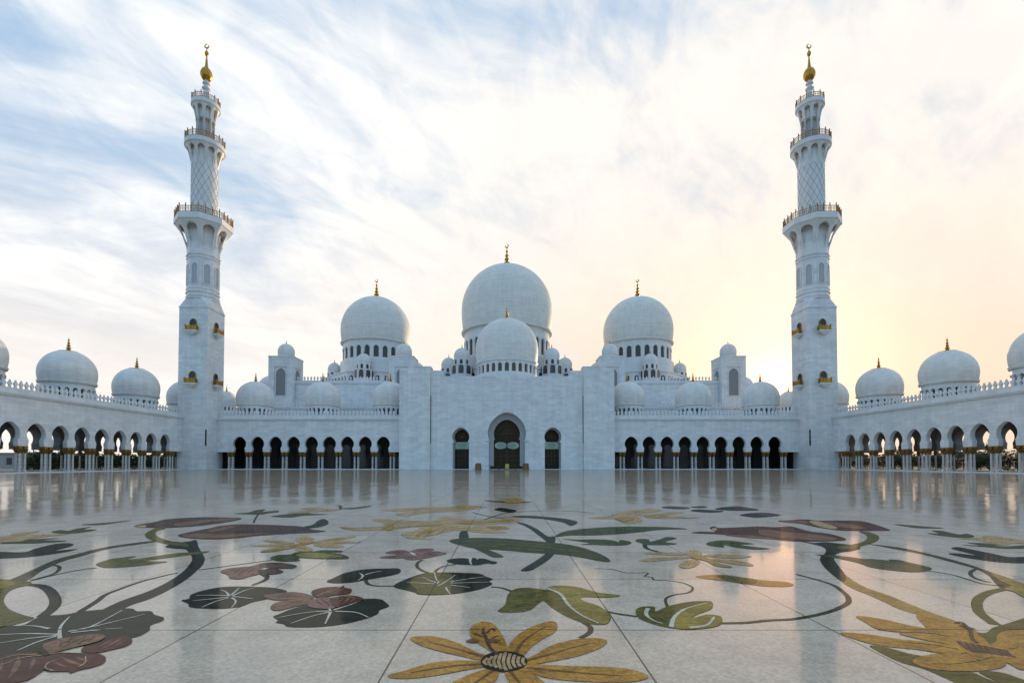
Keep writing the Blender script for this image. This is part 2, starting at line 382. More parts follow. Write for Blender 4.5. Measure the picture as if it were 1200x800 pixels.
# ------------------------------------------------------------------ front arcades
YA, SA, ZPIN = 121.5, 4.49, 4.35
def arcade(side):
    c = 'blue' if side < 0 else 'golden'
    lab = 'white nine-arched arcade between the entrance block and the minaret on the ' + ('blue-sky side' if side < 0 else 'sunset side')
    x0, x1 = (-73.0, -26.55) if side < 0 else (26.55, 73.4)
    ax0 = X(280.3, YA) if side < 0 else X(740.0, YA)
    cen = [ax0 + SA * i for i in range(9)]
    T = empty('arcade', ((x0 + x1) / 2, YA, 0), lab, 'arcade', 'arcades along the courtyard')
    ox, oy = T.location.x, T.location.y
    L = lambda x: x - ox
    # wall: one outline with nine openings cut from below
    r, pin, cz = 1.66, 1.27, Z(519.9, YA)
    path = [(L(x0), 13.2), (L(x0), ZPIN)]
    edge0, edge1 = cen[0] - SA, cen[-1] + SA
    for cx in ([edge0] + cen + [edge1]):
        lo = horseshoe(cx, cz, r, pin)
        if cx == edge0 or cx == edge1: continue
        zq = lo[0][1]; lo = [(cx - 1.42, ZPIN), (cx - 1.40, ZPIN + .16), (cx - pin - .02, zq - .03)] + lo + [(cx + pin + .02, zq - .03), (cx + 1.40, ZPIN + .16), (cx + 1.42, ZPIN)]
        path += [(L(u), v) for u, v in lo]
    path += [(L(x1), ZPIN), (L(x1), 13.2)]
    w = MB(); w.prism([path], .8, FRONT(0)); w.build('arcade_wall', 'wall', T)
    # cornice
    m = MB(); m.box(L(x0), L(x1), -.28, -.003, 12.25, 12.5); m.box(L(x0), L(x1), -.42, -.003, 12.5, 12.75); m.build('cornice', 'plain', T)
    p = MB(); p.box(L(x0), L(x1), .1, .5, 13.2, 13.45); par = p.build('parapet', 'plain', T)
    nm = int((x1 - x0 - .6) / .92)
    merlons(par, [(L(x0) + .5 + i * .92, .3, 13.45) for i in range(nm)], 0)
    # piers: four columns under an impost block
    ys = (.12, .68)
    for i in range(10):
        px = cen[0] - SA / 2 + SA * i
        b = MB(); b.box(L(px) - .80, L(px) + .80, -.10, .90, 4.2, 4.345); b.build('impost', 'bronze', T)
        for dx in (-.44, .44):
            for yy in ys: column(T, (L(px) + dx, yy, .15), 4.05, .165)
    # shadowed gallery behind: end jambs, floor, ceiling, back wall, roof
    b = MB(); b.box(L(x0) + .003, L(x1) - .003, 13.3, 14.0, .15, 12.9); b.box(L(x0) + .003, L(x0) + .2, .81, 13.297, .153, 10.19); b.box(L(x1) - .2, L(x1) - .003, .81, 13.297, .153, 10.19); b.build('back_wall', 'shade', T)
    b = MB()
    for i in range(9):
        b2 = MB(); b2.prism([archloop(2.5, .16, 5.2)], .15, FRONT(13.2)); b2.build('gallery_door', 'glass', T, (L(cen[i]), 0, 0))
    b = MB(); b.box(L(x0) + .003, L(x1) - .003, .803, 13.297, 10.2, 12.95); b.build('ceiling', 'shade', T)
    b = MB(); b.box(L(x0), L(x1), -.75, 14.0, .0, .15); b.build('plinth', 'plain', T)
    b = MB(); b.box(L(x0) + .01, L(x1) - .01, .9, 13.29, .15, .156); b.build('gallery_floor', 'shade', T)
    b = MB(); b.box(L(x0), L(x1), .803, 25, 12.953, 13.1); b.build('roof', 'plain', T)
    # set-back terrace wall
    zt = Z(477, 139)
    xt0, xt1 = (-70.5, -26.6) if side < 0 else (26.6, 70.9)
    b = MB(); b.box(L(xt0), L(xt1), 17.0, 24.8, 13.1, zt); b.box(L(xt0), L(xt1), 16.75, 16.997, zt - .5, zt); tw = b.build('terrace_wall', 'wall', T)
    merlons(tw, [(L(xt0) + .4 + i * 1.0, 17.3, zt) for i in range(int((xt1 - xt0) / 1.0))], 0)
    # domes on the arcade roof
    for px in ((298.5, 377.5, 457) if side < 0 else (735.5, 813, 892)):
        xx = X(px, 128.3)
        place_dome(T, L(xx), 6.8, Z(475, 128.3), 4.6, 4.55, 1.75, 4.25, 3.2, 22, .62, .55, 1.75, 3.0, mat='small_dome', pane='glass', seg=48)
    return T
arcade(-1); arcade(1)

# ------------------------------------------------------------------ side wings
XW, SW = 78.2, 4.36
def wing(side):
    off = .4 if side > 0 else 0
    lab = 'low white wing, sky through its arches, along the courtyard edge on the ' + ('blue-sky side' if side < 0 else 'sunset side')
    T = empty('arcade', (side * XW + off, 40, 0), lab, 'arcade', 'arcades along the courtyard')
    mp = lambda q: (lambda u, v, d: (side * (q - d), u - 40, v))
    y0, y1 = 40.0, 117.0
    cen = [111.3 - SW * k for k in range(16)][::-1]
    cz, r, pin = 6.35, 1.64, 1.26
    def wall(cs, ya, yb, q, name, mat):
        path = [(ya, 13.2), (ya, ZPIN)]
        for cy in cs:
            lo = horseshoe(cy, cz, r, pin); zq = lo[0][1]; path += [(cy - 1.38, ZPIN), (cy - 1.36, ZPIN + .16), (cy - pin - .02, zq - .03)] + lo + [(cy + pin + .02, zq - .03), (cy + 1.36, ZPIN + .16), (cy + 1.38, ZPIN)]
        path += [(yb, ZPIN), (yb, 13.2)]
        w = MB(); w.prism([path], .8 if q == 0 else 1.7, mp(q)); return w.build(name, mat, T)
    wall(cen, y0, y1, 0, 'arcade_wall', 'wall')
    back = [121.0 + SW * n for n in range(-18, 5)]
    wall(back, y0, 141.0, 14.2, 'outer_wall', 'half_shade')
    def bx(name, mat, q0, q1, ya, yb, z0, z1):
        b = MB(); b.box(side * q0, side * q1, ya - 40, yb - 40, z0, z1); return b.build(name, mat, T)
    b = MB(); b.box(side * -.28, side * -.003, 0, 77, 12.25, 12.5); b.box(side * -.42, side * -.003, 0, 77, 12.5, 12.75); b.build('cornice', 'plain', T)
    par = bx('parapet', 'plain', .1, .5, y0, y1, 13.2, 13.45)
    merlons(par, [(side * .3, .5 + i * .9, 13.45) for i in range(84)], PI / 2)
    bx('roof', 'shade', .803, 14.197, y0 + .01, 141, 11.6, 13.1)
    bx('plinth', 'plain', -.75, 16.2, y0, y1 - .01, 0, .15)
    bx('gallery_floor', 'half_shade', .9, 14.1, y0, y1 - .02, .15, .156)
    for k, q, cs in ((4, 0, cen), (2, 14.2, back)):
        for i in range(len(cs) + 1):
            py = cs[0] - SW / 2 + SW * i
            if q == 0 and not (44 < py < 116.5): continue
            if q and not (52 < py < 141): continue
            bx('impost', 'bronze', q - .10, q + (.90 if q == 0 else 1.8), py - .80, py + .80, 4.2, 4.345)
            for dy in ((-.44, .44) if q == 0 else (0,)):
                for dq in ((.12, .68) if q == 0 else (.4,)):
                    column(T, (side * (q + dq), py + dy - 40, .15), 4.05, .165)
    for Y in (128.7, 111.2, 93.8, 76.4, 58.9):
        place_dome(T, side * 6.8, Y - 40, Z(449, 93.8), 4.5, 4.5, 1.85, 4.1, 3.6, 22, .62, .6, 2.0, 3.1, mat='small_dome', pane='glass', seg=48)
    return T
wing(-1); wing(1)

# ------------------------------------------------------------------ minarets
def minaret(side):
    xc = -75.95 if side < 0 else 76.45
    lab = 'tall white minaret with gold finial rising against the ' + ('blue and white sky' if side < 0 else 'pale golden sky above the sunset')
    T = empty('minaret', (xc, 120.5, 0), lab, 'minaret', 'twin minarets')
    YM = 120.5; pxm = 238 if side < 0 else 953.5
    z = lambda y, r=0: AT(pxm, y, YM - r)[1]     # r: how far in front of the axis the measured edge stands
    hw = 3.48
    sq = lambda a: a * math.sqrt(2)
    z_sq, z_oct = z(359, 3.4), z(346, 3.4)
    # square base with chamfer to octagon
    b = MB(); b.box(-hw, hw, -hw, hw, 0, z_sq)
    q = hw * math.tan(PI / 8)
    base8 = [(hw, -q), (hw, q), (q, hw), (-q, hw), (-hw, q), (-hw, -q), (-q, -hw), (q, -hw)]
    corners = [(hw, -hw), (hw, hw), (-hw, hw), (-hw, -hw)]
    vs = [(x, y, z_sq + .02) for x, y in corners] + [(x * .96, y * .96, z_oct) for x, y in base8]
    fs = []
    for k in range(4):
        a, c = k, (k + 1) % 4
        e0 = 4 + (2 * k) ; e1 = 4 + (2 * k + 1)
        # side facet between corner a and corner c holds octagon edge k
    fs = [(0, 1, 5, 4), (1, 6, 5), (1, 2, 7, 6), (2, 8, 7), (2, 3, 9, 8), (3, 10, 9), (3, 0, 11, 10), (0, 4, 11), (4, 5, 6, 7, 8, 9, 10, 11)]
    b.add(vs, fs); b.box(-hw - .12, hw + .12, -hw - .12, hw + .12, z_sq - .28, z_sq + .01)
    b.build('square_tower', 'wall', T)
    # dark strip standing in for the stop-chamfer shadow at the inner front corner
    s = -side
    MB().box(s * (hw - .22), s * (hw + .03), -hw - .03, -hw + .22, z(522, 3.4), z(503, 3.4)).build('chamfer_shadow', 'glass', T)
    # octagonal stage
    rot8 = PI / 8; k8 = 1 / math.cos(PI / 8)
    ap = hw * .955
    o = MB(); zt = z(292, 3.4)
    o.lathe([(ap * k8, z_oct - .1), (ap * k8, z(262))], 8, rot=rot8, smooth=False)
    for ya, yb, e in ((349, 347.6, .22), (346, 344.8, .16), (341, 339.8, .2), (337, 336, .12), (300.5, 299.4, .14), (297, 295.8, .2)):
        o.lathe([((ap + .01) * k8, z(ya, 3.4)), ((ap + e) * k8, z(ya, 3.4) + .05), ((ap + e) * k8, z(yb, 3.4)), ((ap + .01) * k8, z(yb, 3.4) + .05)], 8, rot=rot8, smooth=False)
    st = o.build('octagonal_stage', 'wall', T)
    zz0, zz1 = z(331, 3.4), z(308, 3.4)
    for i in range(8):
        a = i * PI / 4; loc = (ap * math.cos(a), ap * math.sin(a), 0)
        fr = MB(); fr.prism([archloop(1.75, zz0 - .15, zz1 - .7), archloop(1.3, zz0, zz1 - .75)], .16, FRONT(-.16)); fr.build('blind_window', 'plain', st, loc, a + PI / 2)
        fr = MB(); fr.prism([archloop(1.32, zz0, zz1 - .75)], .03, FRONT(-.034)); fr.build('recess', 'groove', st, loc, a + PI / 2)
    # flared balconies
    def flare(name, n, r0, r1, za, zb, deck_h, rail_h, arch_w, seg):
        B = MB(); H = zb - za
        def rad(v): t = max(0, min(1, (v - za) / H)); return r0 + (r1 - r0) * (t ** 1.9)
        for i in range(n):
            a0 = 2 * PI * i / n
            if seg == 8:
                def mp(u, v, d, a0=a0):
                    rr = rad(v); x_, y_ = rr + d, u * (rr / r0) ; ca, sa = math.cos(a0), math.sin(a0); return (x_ * ca - y_ * sa, x_ * sa + y_ * ca, v)
                half = r0 * math.tan(PI / 8)
            else:
                def mp(u, v, d, a0=a0): rr = rad(v); a = a0 + u / r0; return ((rr + d) * math.cos(a), (rr + d) * math.sin(a), v)
                half = PI * r0 / n
            outer = [(-half, za), (half, za)] + [(half, za + H * t) for t in (.2, .4, .6, .8, 1)] + [(half * t, zb) for t in (.5, 0, -.5)] + [(-half, za + H * t) for t in (1, .8, .6, .4, .2)]
            w_ = half * 2 * arch_w
            B.prism([outer, archloop(w_, za + .02 * H + .02, za + H * .92 - w_ * .62)], .35, mp)
        rot = PI / n if seg == 8 else 0
        kk = k8 if seg == 8 else 1
        B.lathe([((r0 - .05) * kk, zb - .05), (r1 * kk, zb), ((r1 + .22) * kk, zb + .12), ((r1 + .22) * kk, zb + deck_h), ((r0 - .2) * kk, zb + deck_h)], seg, rot=rot, smooth=seg != 8)
        B.lathe([((r0 - .42) * kk, za - .1), ((r0 - .42) * kk, zb)], seg, rot=rot, smooth=seg != 8)
        o = B.build(name, 'plain', T)
        ra = MB(); zr = zb + deck_h; rr = (r1 + .1)
        nn = 8 if seg == 8 else 32
        ring = [(rr * kk * math.cos(rot + 2 * PI * i / nn), rr * kk * math.sin(rot + 2 * PI * i / nn)) for i in range(nn + 1)]
        for zz, rd in ((zr + rail_h, .075), (zr + rail_h * .55, .04), (zr + .15, .05)): ra.tube([(x, y, zz) for x, y in ring], rd, 6)
        per = sum(math.dist(ring[i], ring[i + 1]) for i in range(nn)); cnt = max(16, int(per / .38)); acc = 0
        for k in range(cnt):
            t = per * k / cnt; i = 0
            while i < nn and t > math.dist(ring[i], ring[i + 1]): t -= math.dist(ring[i], ring[i + 1]); i += 1
            f = t / math.dist(ring[i], ring[i + 1]); x = ring[i][0] + f * (ring[i + 1][0] - ring[i][0]); y = ring[i][1] + f * (ring[i + 1][1] - ring[i][1])
            post = k % 4 == 0
            ra.tube([(x, y, zr - .02), (x, y, zr + rail_h * (1.35 if post else 1))], .13 if post else .06, 5)
            if post: ra.lathe([(.02, -.14), (.14, 0), (.02, .16)], 6, (x, y, zr + rail_h * 1.4))
        ra.build('railing', 'bronze', o)
        return o
    flare('balcony', 8, ap, 5.75, z(297), z(269), z(255) - z(262), 1.5, .66, 8)
    # lattice shaft
    rl = 2.9
    zl0, zl1 = z(264), z(197)
    MB().lathe([(rl, zl0), (rl, zl1 + 6.2)], 40).build('lattice_shaft', 'plain', T)
    lat = MB(); Hh = zl1 - z(256)
    for d in (-1, 1):
        for i in range(13):
            a0 = 2 * PI * i / 13
            lat.tube([((rl + .01) * math.cos(a0 + d * t * 2.35), (rl + .01) * math.sin(a0 + d * t * 2.35), z(256) + Hh * t) for t in [j / 26 for j in range(27)]], .05, 5)
    lat.build('lattice', 'groove', T)
    flare('balcony', 10, rl, 4.25, z(197), z(177), z(171.5) - z(177), 1.4, .68, 40)
    # open lantern
    MB().lathe([(1.35, z(173)), (1.35, z(136))], 24).build('lantern_core', 'groove', T)
    for i in range(8):
        a = 2 * PI * (i + .5) / 8
        MB().lathe([(.34, z(172.5)), (.34, z(171) + .4), (.24, z(171) + .5), (.22, z(146)), (.34, z(144)), (.36, z(142.5))], 10, (1.85 * math.cos(a), 1.85 * math.sin(a), 0)).build('column', 'column', T)
    flare('balcony', 8, 2.15, 3.0, z(143), z(128.5), z(123.5) - z(128.5), 1.15, .66, 32)
    MB().lathe([(.95, z(126)), (.95, z(114)), (.6, z(111.5)), (.55, z(107)), (.95, z(105)), (.95, z(104)), (.55, z(102.5)), (.5, z(100)), (.85, z(99)), (.8, z(97.5)), (.5, z(96)), (.45, z(93.5))], 24).build('neck', 'plain', T)
    fi = MB(); fi.lathe([(.45, z(95)), (.8, z(94.2)), (1.08, z(92.5)), (1.34, z(89.8)), (1.38, z(87.4)), (1.26, z(84.8)), (1.0, z(82.4)), (.62, z(80.6)), (.4, z(78.8)), (.3, z(75)), (.2, z(70)), (.14, z(66.5)), (.32, z(65.6)), (.48, z(63.4)), (.42, z(61.6)), (.16, z(60)), (.08, z(57.6))], 28)
    ro = .62; czz = z(54.6); pts = [(ro * math.cos(R(75) + R(330) * i / 24), czz + ro * math.sin(R(75) + R(330) * i / 24)) for i in range(25)]
    pts += [(.66 * ro * math.cos(R(80) + R(320) * (24 - i) / 24) + .05, czz + .14 + .66 * ro * math.sin(R(80) + R(320) * (24 - i) / 24)) for i in range(25)]
    fi.prism([pts], .14, FRONT(-.07)); fi.build('finial', 'gold', T)
    # little gold balconies on the two faces seen and the two behind
    for zy in (387.5, 449):
        for a in (-PI / 2, 0, PI / 2, PI):
            loc = (hw * math.cos(a), hw * math.sin(a), z(zy, 3.48)); rt = a + PI / 2
            c = MB(); c.lathe([(.25, -1.0), (.9, -.62), (1.35, -.3), (1.5, -.28), (1.5, 0)], 4, rot=PI / 4, smooth=False)
            vs = [(x * 1.25, y * .62 - .55, zz) for x, y, zz in c.v]; c.v = vs
            bal = c.build('balcony', 'plain', T, loc, rt)
            d = MB(); d.prism([archloop(1.35, .02, 2.0)], .03, FRONT(-.035)); d.build('door', 'glass', bal)
            d = MB(); d.prism([archloop(1.75, .02, 2.0), archloop(1.37, .03, 2.0)], .14, FRONT(-.14)); d.build('door_frame', 'bronze', bal)
            rl_ = MB(); xx, yy = 1.28, -1.1
            ring = [(-xx, -.02), (-xx, yy), (xx, yy), (xx, -.02)]
            for zz in (.1, .95): rl_.tube([(x, y, zz) for x, y in ring], .06, 5)
            pts = [(-xx + 2 * xx * i / 10, yy) for i in range(11)] + [(s_ * xx, yy * i / 4) for i in (1, 2, 3) for s_ in (-1, 1)]
            for i, (x, y) in enumerate(pts): rl_.box(x - .075, x + .075, y - .03, y + .03, 0, .95 + (.22 if i % 2 else .05))
            for x in (-xx, xx): rl_.lathe([(.12, 0), (.12, 1.1), (.17, 1.2), (.02, 1.45)], 8, (x, yy, 0))
            rl_.build('railing', 'gold', bal)
    return T
minaret(-1); minaret(1)

# ------------------------------------------------------------------ prayer hall
H = empty('prayer_hall', (0, 119.5, 0), 'white marble prayer hall with tall blank entrance front and three great domes', 'mosque')
hy = 119.5
def hb(name, mat, x0, x1, y0, y1, z0, z1, parent=H):
    b = MB(); b.box(x0, x1, y0 - hy, y1 - hy, z0, z1); return b.build(name, mat, parent)
zc, zp = Z(440.5, 120.4), Z(431, 119.5)
for s in (-1, 1):
    p = hb('pylon', 'wall', s * 18.95, s * 26.5, 119.5, 150, 0, zp)
    hb('slot', 'glass', s * 18.80, s * 18.947, 120.3, 120.397, Z(519, 119.5), Z(463, 119.5), p)
# central wall with three portals
def portal_path(cx, cz, r, pinch, wb):
    lo = horseshoe(cx, cz, r, pinch, 28, .10); zpz = lo[0][1]
    return [(cx - wb, 0), (cx - wb, zpz)] + lo + [(cx + wb, zpz), (cx + wb, 0)]
yc = 120.4; k = yc / F
mcz, mr_ = Z(507.5, yc), 22.4 * k
scz, sr = Z(511.6, yc), 10.1 * k
sx = 54 * k
path = [(-18.93, zc), (-18.93, 0)] + portal_path(-sx, scz, sr, 7.6 * k, 9.6 * k) + portal_path(0, mcz, mr_, 20.2 * k, 21.2 * k) + portal_path(sx, scz, sr, 7.6 * k, 9.6 * k) + [(18.93, 0), (18.93, zc)]
w = MB(); w.prism([path], 2.6, FRONT(yc - hy)); fw = w.build('facade_wall', 'wall', H)
hb('roof', 'plain', -18.93, 18.93, yc + 2.605, 150, zc - 1.2, zc - .02)
hb('threshold', 'plain', -18.9, 18.9, yc - .35, yc + 8, -.02, .10)
# slim imposts beside the main arch
for s in (-1, 1): hb('impost', 'groove', s * 21.3 * k, s * 25.5 * k, yc - .10, yc - .003, Z(517.6, yc), Z(516.6, yc), fw)
# doors set deep in the portals
def door(cx, cz, r, pinch, wb, leaf2):
    y = yc + 2.62 - hy
    # inner marble surround
    inn = portal_path(0, cz, r * .70, pinch * .70, wb * .74)
    outer = [(-wb - 1.2, 0), (wb + 1.2, 0), (wb + 1.2, cz + r * 1.35), (-wb - 1.2, cz + r * 1.35)]
    path = [(-wb - 1.2, cz + r * 1.35), (-wb - 1.2, 0)] + inn + [(wb + 1.2, 0), (wb + 1.2, cz + r * 1.35)]
    if not leaf2: path = [(-wb - 1.2, cz + r * 1.35), (-wb - 1.2, 0)] + portal_path(0, cz, r * .86, pinch * .84, wb * .9) + [(wb + 1.2, 0), (wb + 1.2, cz + r * 1.35)]
    b = MB(); b.prism([path], .9, FRONT(y)); d = b.build('portal', 'groove', H, (cx, 0, 0))
    b = MB(); b.box(-wb - 1, wb + 1, y + .95, y + 1.1, .1, cz + r * 1.3); b.build('door', 'wood', d)
    zb0, zb1 = Z(525.3, yc), Z(517.2, yc)
    ww = wb * (.70 if leaf2 else .86)
    g_ = MB()
    if leaf2:
        for s in (-1, 1):
            cxx = s * ww * .5; pts = [(cxx + ww * .47 * math.cos(a), (zb0 + zb1) / 2 + (zb1 - zb0) / 2 * (abs(math.sin(a)) ** .7) * (1 if math.sin(a) > 0 else -1)) for a in [2 * PI * i / 24 for i in range(24)]]
            g_.prism([pts], .05, FRONT(y + .88))
    else: g_.box(-ww, ww, y + .85, y + .93, zb0, zb1)
    bd = g_.build('ornamental_band', 'green_band', d)
    la = MB()
    nl = 6 if leaf2 else 3
    for i in range(nl * 2 + 1):
        x = -ww + 2 * ww * i / (nl * 2)
        for dd in (-1, 1):
            x2 = x + dd * (zb1 - zb0) * .9
            if abs(x2) <= ww * 1.02: la.tube([(x, y + .83, zb0 + .1), (x2, y + .83, zb1 - .1)], .045, 4)
    la.build('scrollwork', 'wood', bd)
    mu = MB()
    for i in range(-2, 3): mu.box(i * ww * .5 - .05, i * ww * .5 + .05, y + .89, y + .94, .1, zb0)
    if leaf2: mu.box(-.09, .09, y + .84, y + .90, .1, zb0 + .3)
    for zz in (2.2, 3.4): mu.box(-ww, ww, y + .88, y + .90, zz, zz + .08)
    mu.build('door_frame', 'grille', d)
    pr = MB()
    for i in range(9):
        a = PI * i / 8
        pr.tube([(0, y + .9, cz), (r * .66 * math.cos(a), y + .9, cz + r * .62 * math.sin(a))], .05, 4)
    for q in (.25, .48): pr.tube([(r * q * math.cos(PI * i / 16), y + .9, cz + r * q * math.sin(PI * i / 16)) for i in range(17)], .05, 4)
    pr.build('fanlight_grille', 'grille', d)
door(0, mcz, mr_, 20.2 * k, 21.2 * k, True)
door(-sx, scz, sr, 7.6 * k, 9.6 * k, False); door(sx, scz, sr, 7.6 * k, 9.6 * k, False)
# main body
zh = Z(446.5, 147)
hbody = hb('hall_body', 'wall', -70, 70, 147, 215, 0, zh)
par = hb('parapet', 'plain', -70, 70, 147.1, 147.5, zh, zh + .22)
mer = [(s * (28.5 + i * 1.0), 147.3 - hy, zh + .22) for s in (-1, 1) for i in range(41)]
merlons(par, mer, 0)
hb('cornice', 'plain', -70, 70, 146.75, 146.997, zh - .7, zh - .1)
# stepped blocks beside the pylons
for s in (-1, 1):
    hb('stepped_block', 'wall', s * 23.5, s * 28.3, 150.01, 154, zh, Z(429, 150))
    hb('stepped_block', 'wall', s * 19.5, s * 23.5, 150.01, 154, zh, Z(434, 150))
# great domes
YD = 175
def great(cx, Rr, ybase, ytop, drum_px, n, w, wh, oct_r, zo, fin, turrets, tr_R, tdom, zt_tur):
    zb = Z(ybase, YD); zt = Z(ytop, YD); ht = Rr * 1.02; hbb = zt - zb - ht
    dh = zb - Z(drum_px, YD)
    place_dome(H, cx, YD - hy, zb, Rr, ht, hbb, Rr * .935, dh, n, w, .5, .5 + wh - w * .55, fin, True, base=.955, seg=96)
    o = MB(); kk = 1 / math.cos(PI / 8)
    o.lathe([(oct_r * kk, zh), (oct_r * kk, zo - .5), ((oct_r + .35) * kk, zo - .45), ((oct_r + .35) * kk, zo - .1), ((oct_r - .2) * kk, zo)], 8, rot=PI / 8, smooth=False)
    o.lathe([(Rr * 1.0, zo - .1), (Rr * 1.0, zb - dh - .31)], 48)
    ob = o.build('dome_base', 'plain', H, (cx, YD - hy, 0))
    # a row of little arched windows round the base
    first = None
    for i in range(8):
        a = i * PI / 4
        if math.sin(a) > .1: continue
        for j in (-2, -1, 0, 1, 2):
            off = j * oct_r * .155
            loc = (oct_r * math.cos(a) - off * math.sin(a), oct_r * math.sin(a) + off * math.cos(a), zo - 4.4)
            if first is None:
                b = MB(); b.prism([archloop(.95, 0, 2.0)], .02, FRONT(-.03)); b.prism([archloop(1.35, -.1, 2.0), archloop(.97, 0, 2.0)], .16, FRONT(-.16)); first = b.build('window', 'pane', ob, loc, a + PI / 2)
            else: clone(first, ob, loc, a + PI / 2)
    # turrets
    for a in turrets:
        tx, ty = cx + tr_R * math.cos(a), YD - hy + tr_R * math.sin(a)
        r = tdom / 2; ztd = zt_tur
        t = MB(); t.lathe([(r * 1.22 * kk, zh - .05), (r * 1.22 * kk, ztd - 2.5), (r * 1.3 * kk, ztd - 2.45), (r * 1.3 * kk, ztd - 2.2), (r * .98 * kk, ztd - 2.15), (r * .98 * kk, ztd - .25)], 8, rot=PI / 8, smooth=False)
        tu = t.build('turret', 'plain', H, (tx, ty, 0))
        for i in range(8):
            b_ = i * PI / 4
            if math.sin(b_) > .3: continue
            b = MB(); b.prism([archloop(r * .34, ztd - 1.95, ztd - .95)], .04, FRONT(-.05)); b.build('window', 'glass', tu, (r * .98 * math.cos(b_), r * .98 * math.sin(b_), 0), b_ + PI / 2)
            b = MB(); b.prism([archloop(r * .42, ztd - 5.0, ztd - 3.3)], .04, FRONT(-.05)); b.prism([archloop(r * .62, ztd - 5.1, ztd - 3.3), archloop(r * .43, ztd - 5.0, ztd - 3.3)], .12, FRONT(-.12)); b.build('window', 'pane', tu, (r * 1.22 * math.cos(b_), r * 1.22 * math.sin(b_), 0), b_ + PI / 2)
        MB().lathe(dome_profile(r, r * 1.05, r * .55), 32).build('dome', 'small_dome', tu, (0, 0, ztd + r * .35))
        finial(1.7).build('finial', 'gold', tu, (0, 0, ztd + r * 1.38))
card = [0, PI / 2 * 3, PI]
e8 = [R(a) for a in (0, 180, 225, 270, 315)]
great(0, 16.35, 392, 312.4, 424, 30, 2.0, 5.6, 18.5, Z(428, 156), 8.4, e8, 21, 5.4, 35.8)
great(X(440, YD), 12.3, 405, 349, 427, 24, 1.75, 3.9, 14.2, Z(434, 161), 7.0, card, 15, 4.7, 34.4)
great(X(748.5, YD), 12.3, 405, 349, 427, 24, 1.75, 3.9, 14.2, Z(434, 161), 7.0, card, 15, 4.7, 34.4)
# entrance dome
zb = Z(427.5, 140); zt = Z(374, 140)
place_dome(H, 0, 140 - hy, zb, 9.05, 9.1, zt - zb - 9.1, 8.55, 4.6, 28, 1.15, 1.3, 3.0, 4.4, False, pane='amber', seg=80)
# far small domes behind the arcades
for px in (264.4, 925):
    place_dome(H, X(px, 160), 160 - hy, Z(474, 160), 3.1, 3.3, 1.1, 2.9, 2.6, 16, .5, .4, 1.4, 2.4, mat='small_dome', pane='glass', seg=40)
    hb('annex', 'wall', X(px, 160) - 9 * (1 if px < 594 else 1), X(px, 160) + 9, 154, 170, 0, Z(474, 160) - 2.9)
for px in (318, 868):
    place_dome(H, X(px, 165), 165 - hy, Z(462, 165), 4.5, 4.5, 1.85, 4.1, 3.0, 20, .6, .5, 1.6, 2.4, mat='small_dome', pane='glass', seg=40)

# ------------------------------------------------------------------ roof towers
zt_ = Z(416.6, 145)
def roof_tower(x0, lab):
    wd = 7.35
    T = empty('roof_tower', (x0 + wd / 2, 145, 13.1), lab, 'tower', 'square roof towers')
    ht = zt_ - 13.1; hh = wd / 2
    zs0, zs1 = Z(463, 145) - 13.1, Z(432, 145) - 13.1
    b = MB(); b.box(-hh + .25, hh - .25, .25, wd - .25, 0, ht - .3)
    b.box(-hh + .002, hh - .002, .002, wd - .002, 0, zs0 - 1.0)
    b.box(-hh - .1, hh + .1, -.1, wd + .1, ht - .35, ht)
    # corner piers make the recessed faces
    b.build('tower_body', 'plain', T)
    for a, ox, oy in ((-PI / 2, 0, 0), (0, hh, hh), (PI, -hh, hh)):
        fw_ = hh - .252 if a < 0 else hh
        f = MB(); f.prism([[(-fw_, zs0 - 1.0), (fw_, zs0 - 1.0), (fw_, ht - .36), (-fw_, ht - .36)], [(-1.9, zs0 - .4), (1.9, zs0 - .4), (1.9, zs1 + .7), (-1.9, zs1 + .7)]], .249, FRONT(0))
        face = f.build('face', 'wall', T, (ox, oy, 0), a + PI / 2)
        w_ = MB(); w_.prism([archloop(2.9, zs0, zs1 - 1.5)], .02, FRONT(.225)); w_.build('window', 'screen', face)
        w_ = MB(); w_.prism([archloop(3.4, zs0 - .2, zs1 - 1.5), archloop(2.9, zs0, zs1 - 1.5)], .12, FRONT(.13)); w_.build('window_frame', 'plain', face)
    d = MB(); d.lathe([(2.55, ht), (2.55, ht + .25), (2.3, ht + .3), (2.3, ht + .9)], 32); d.build('drum', 'plain', T, (0, hh, 0))
    o = MB().lathe(dome_profile(2.45, 2.6, 1.0), 36).build('dome', 'small_dome', T, (0, hh, ht + 1.85)); finial(1.4).build('finial', 'bronze', o, (0, 0, 2.55))
roof_tower(X(313, 145), 'square roof tower with arched windows nearest the minaret on the blue-sky side')
roof_tower(X(846.8, 145), 'square roof tower with arched windows nearest the minaret on the sunset side')
roof_tower(-35.3, 'small domed roof tower half hidden behind the entrance pylon on the blue-sky side')
roof_tower(27.95, 'small domed roof tower half hidden behind the entrance pylon on the sunset side')

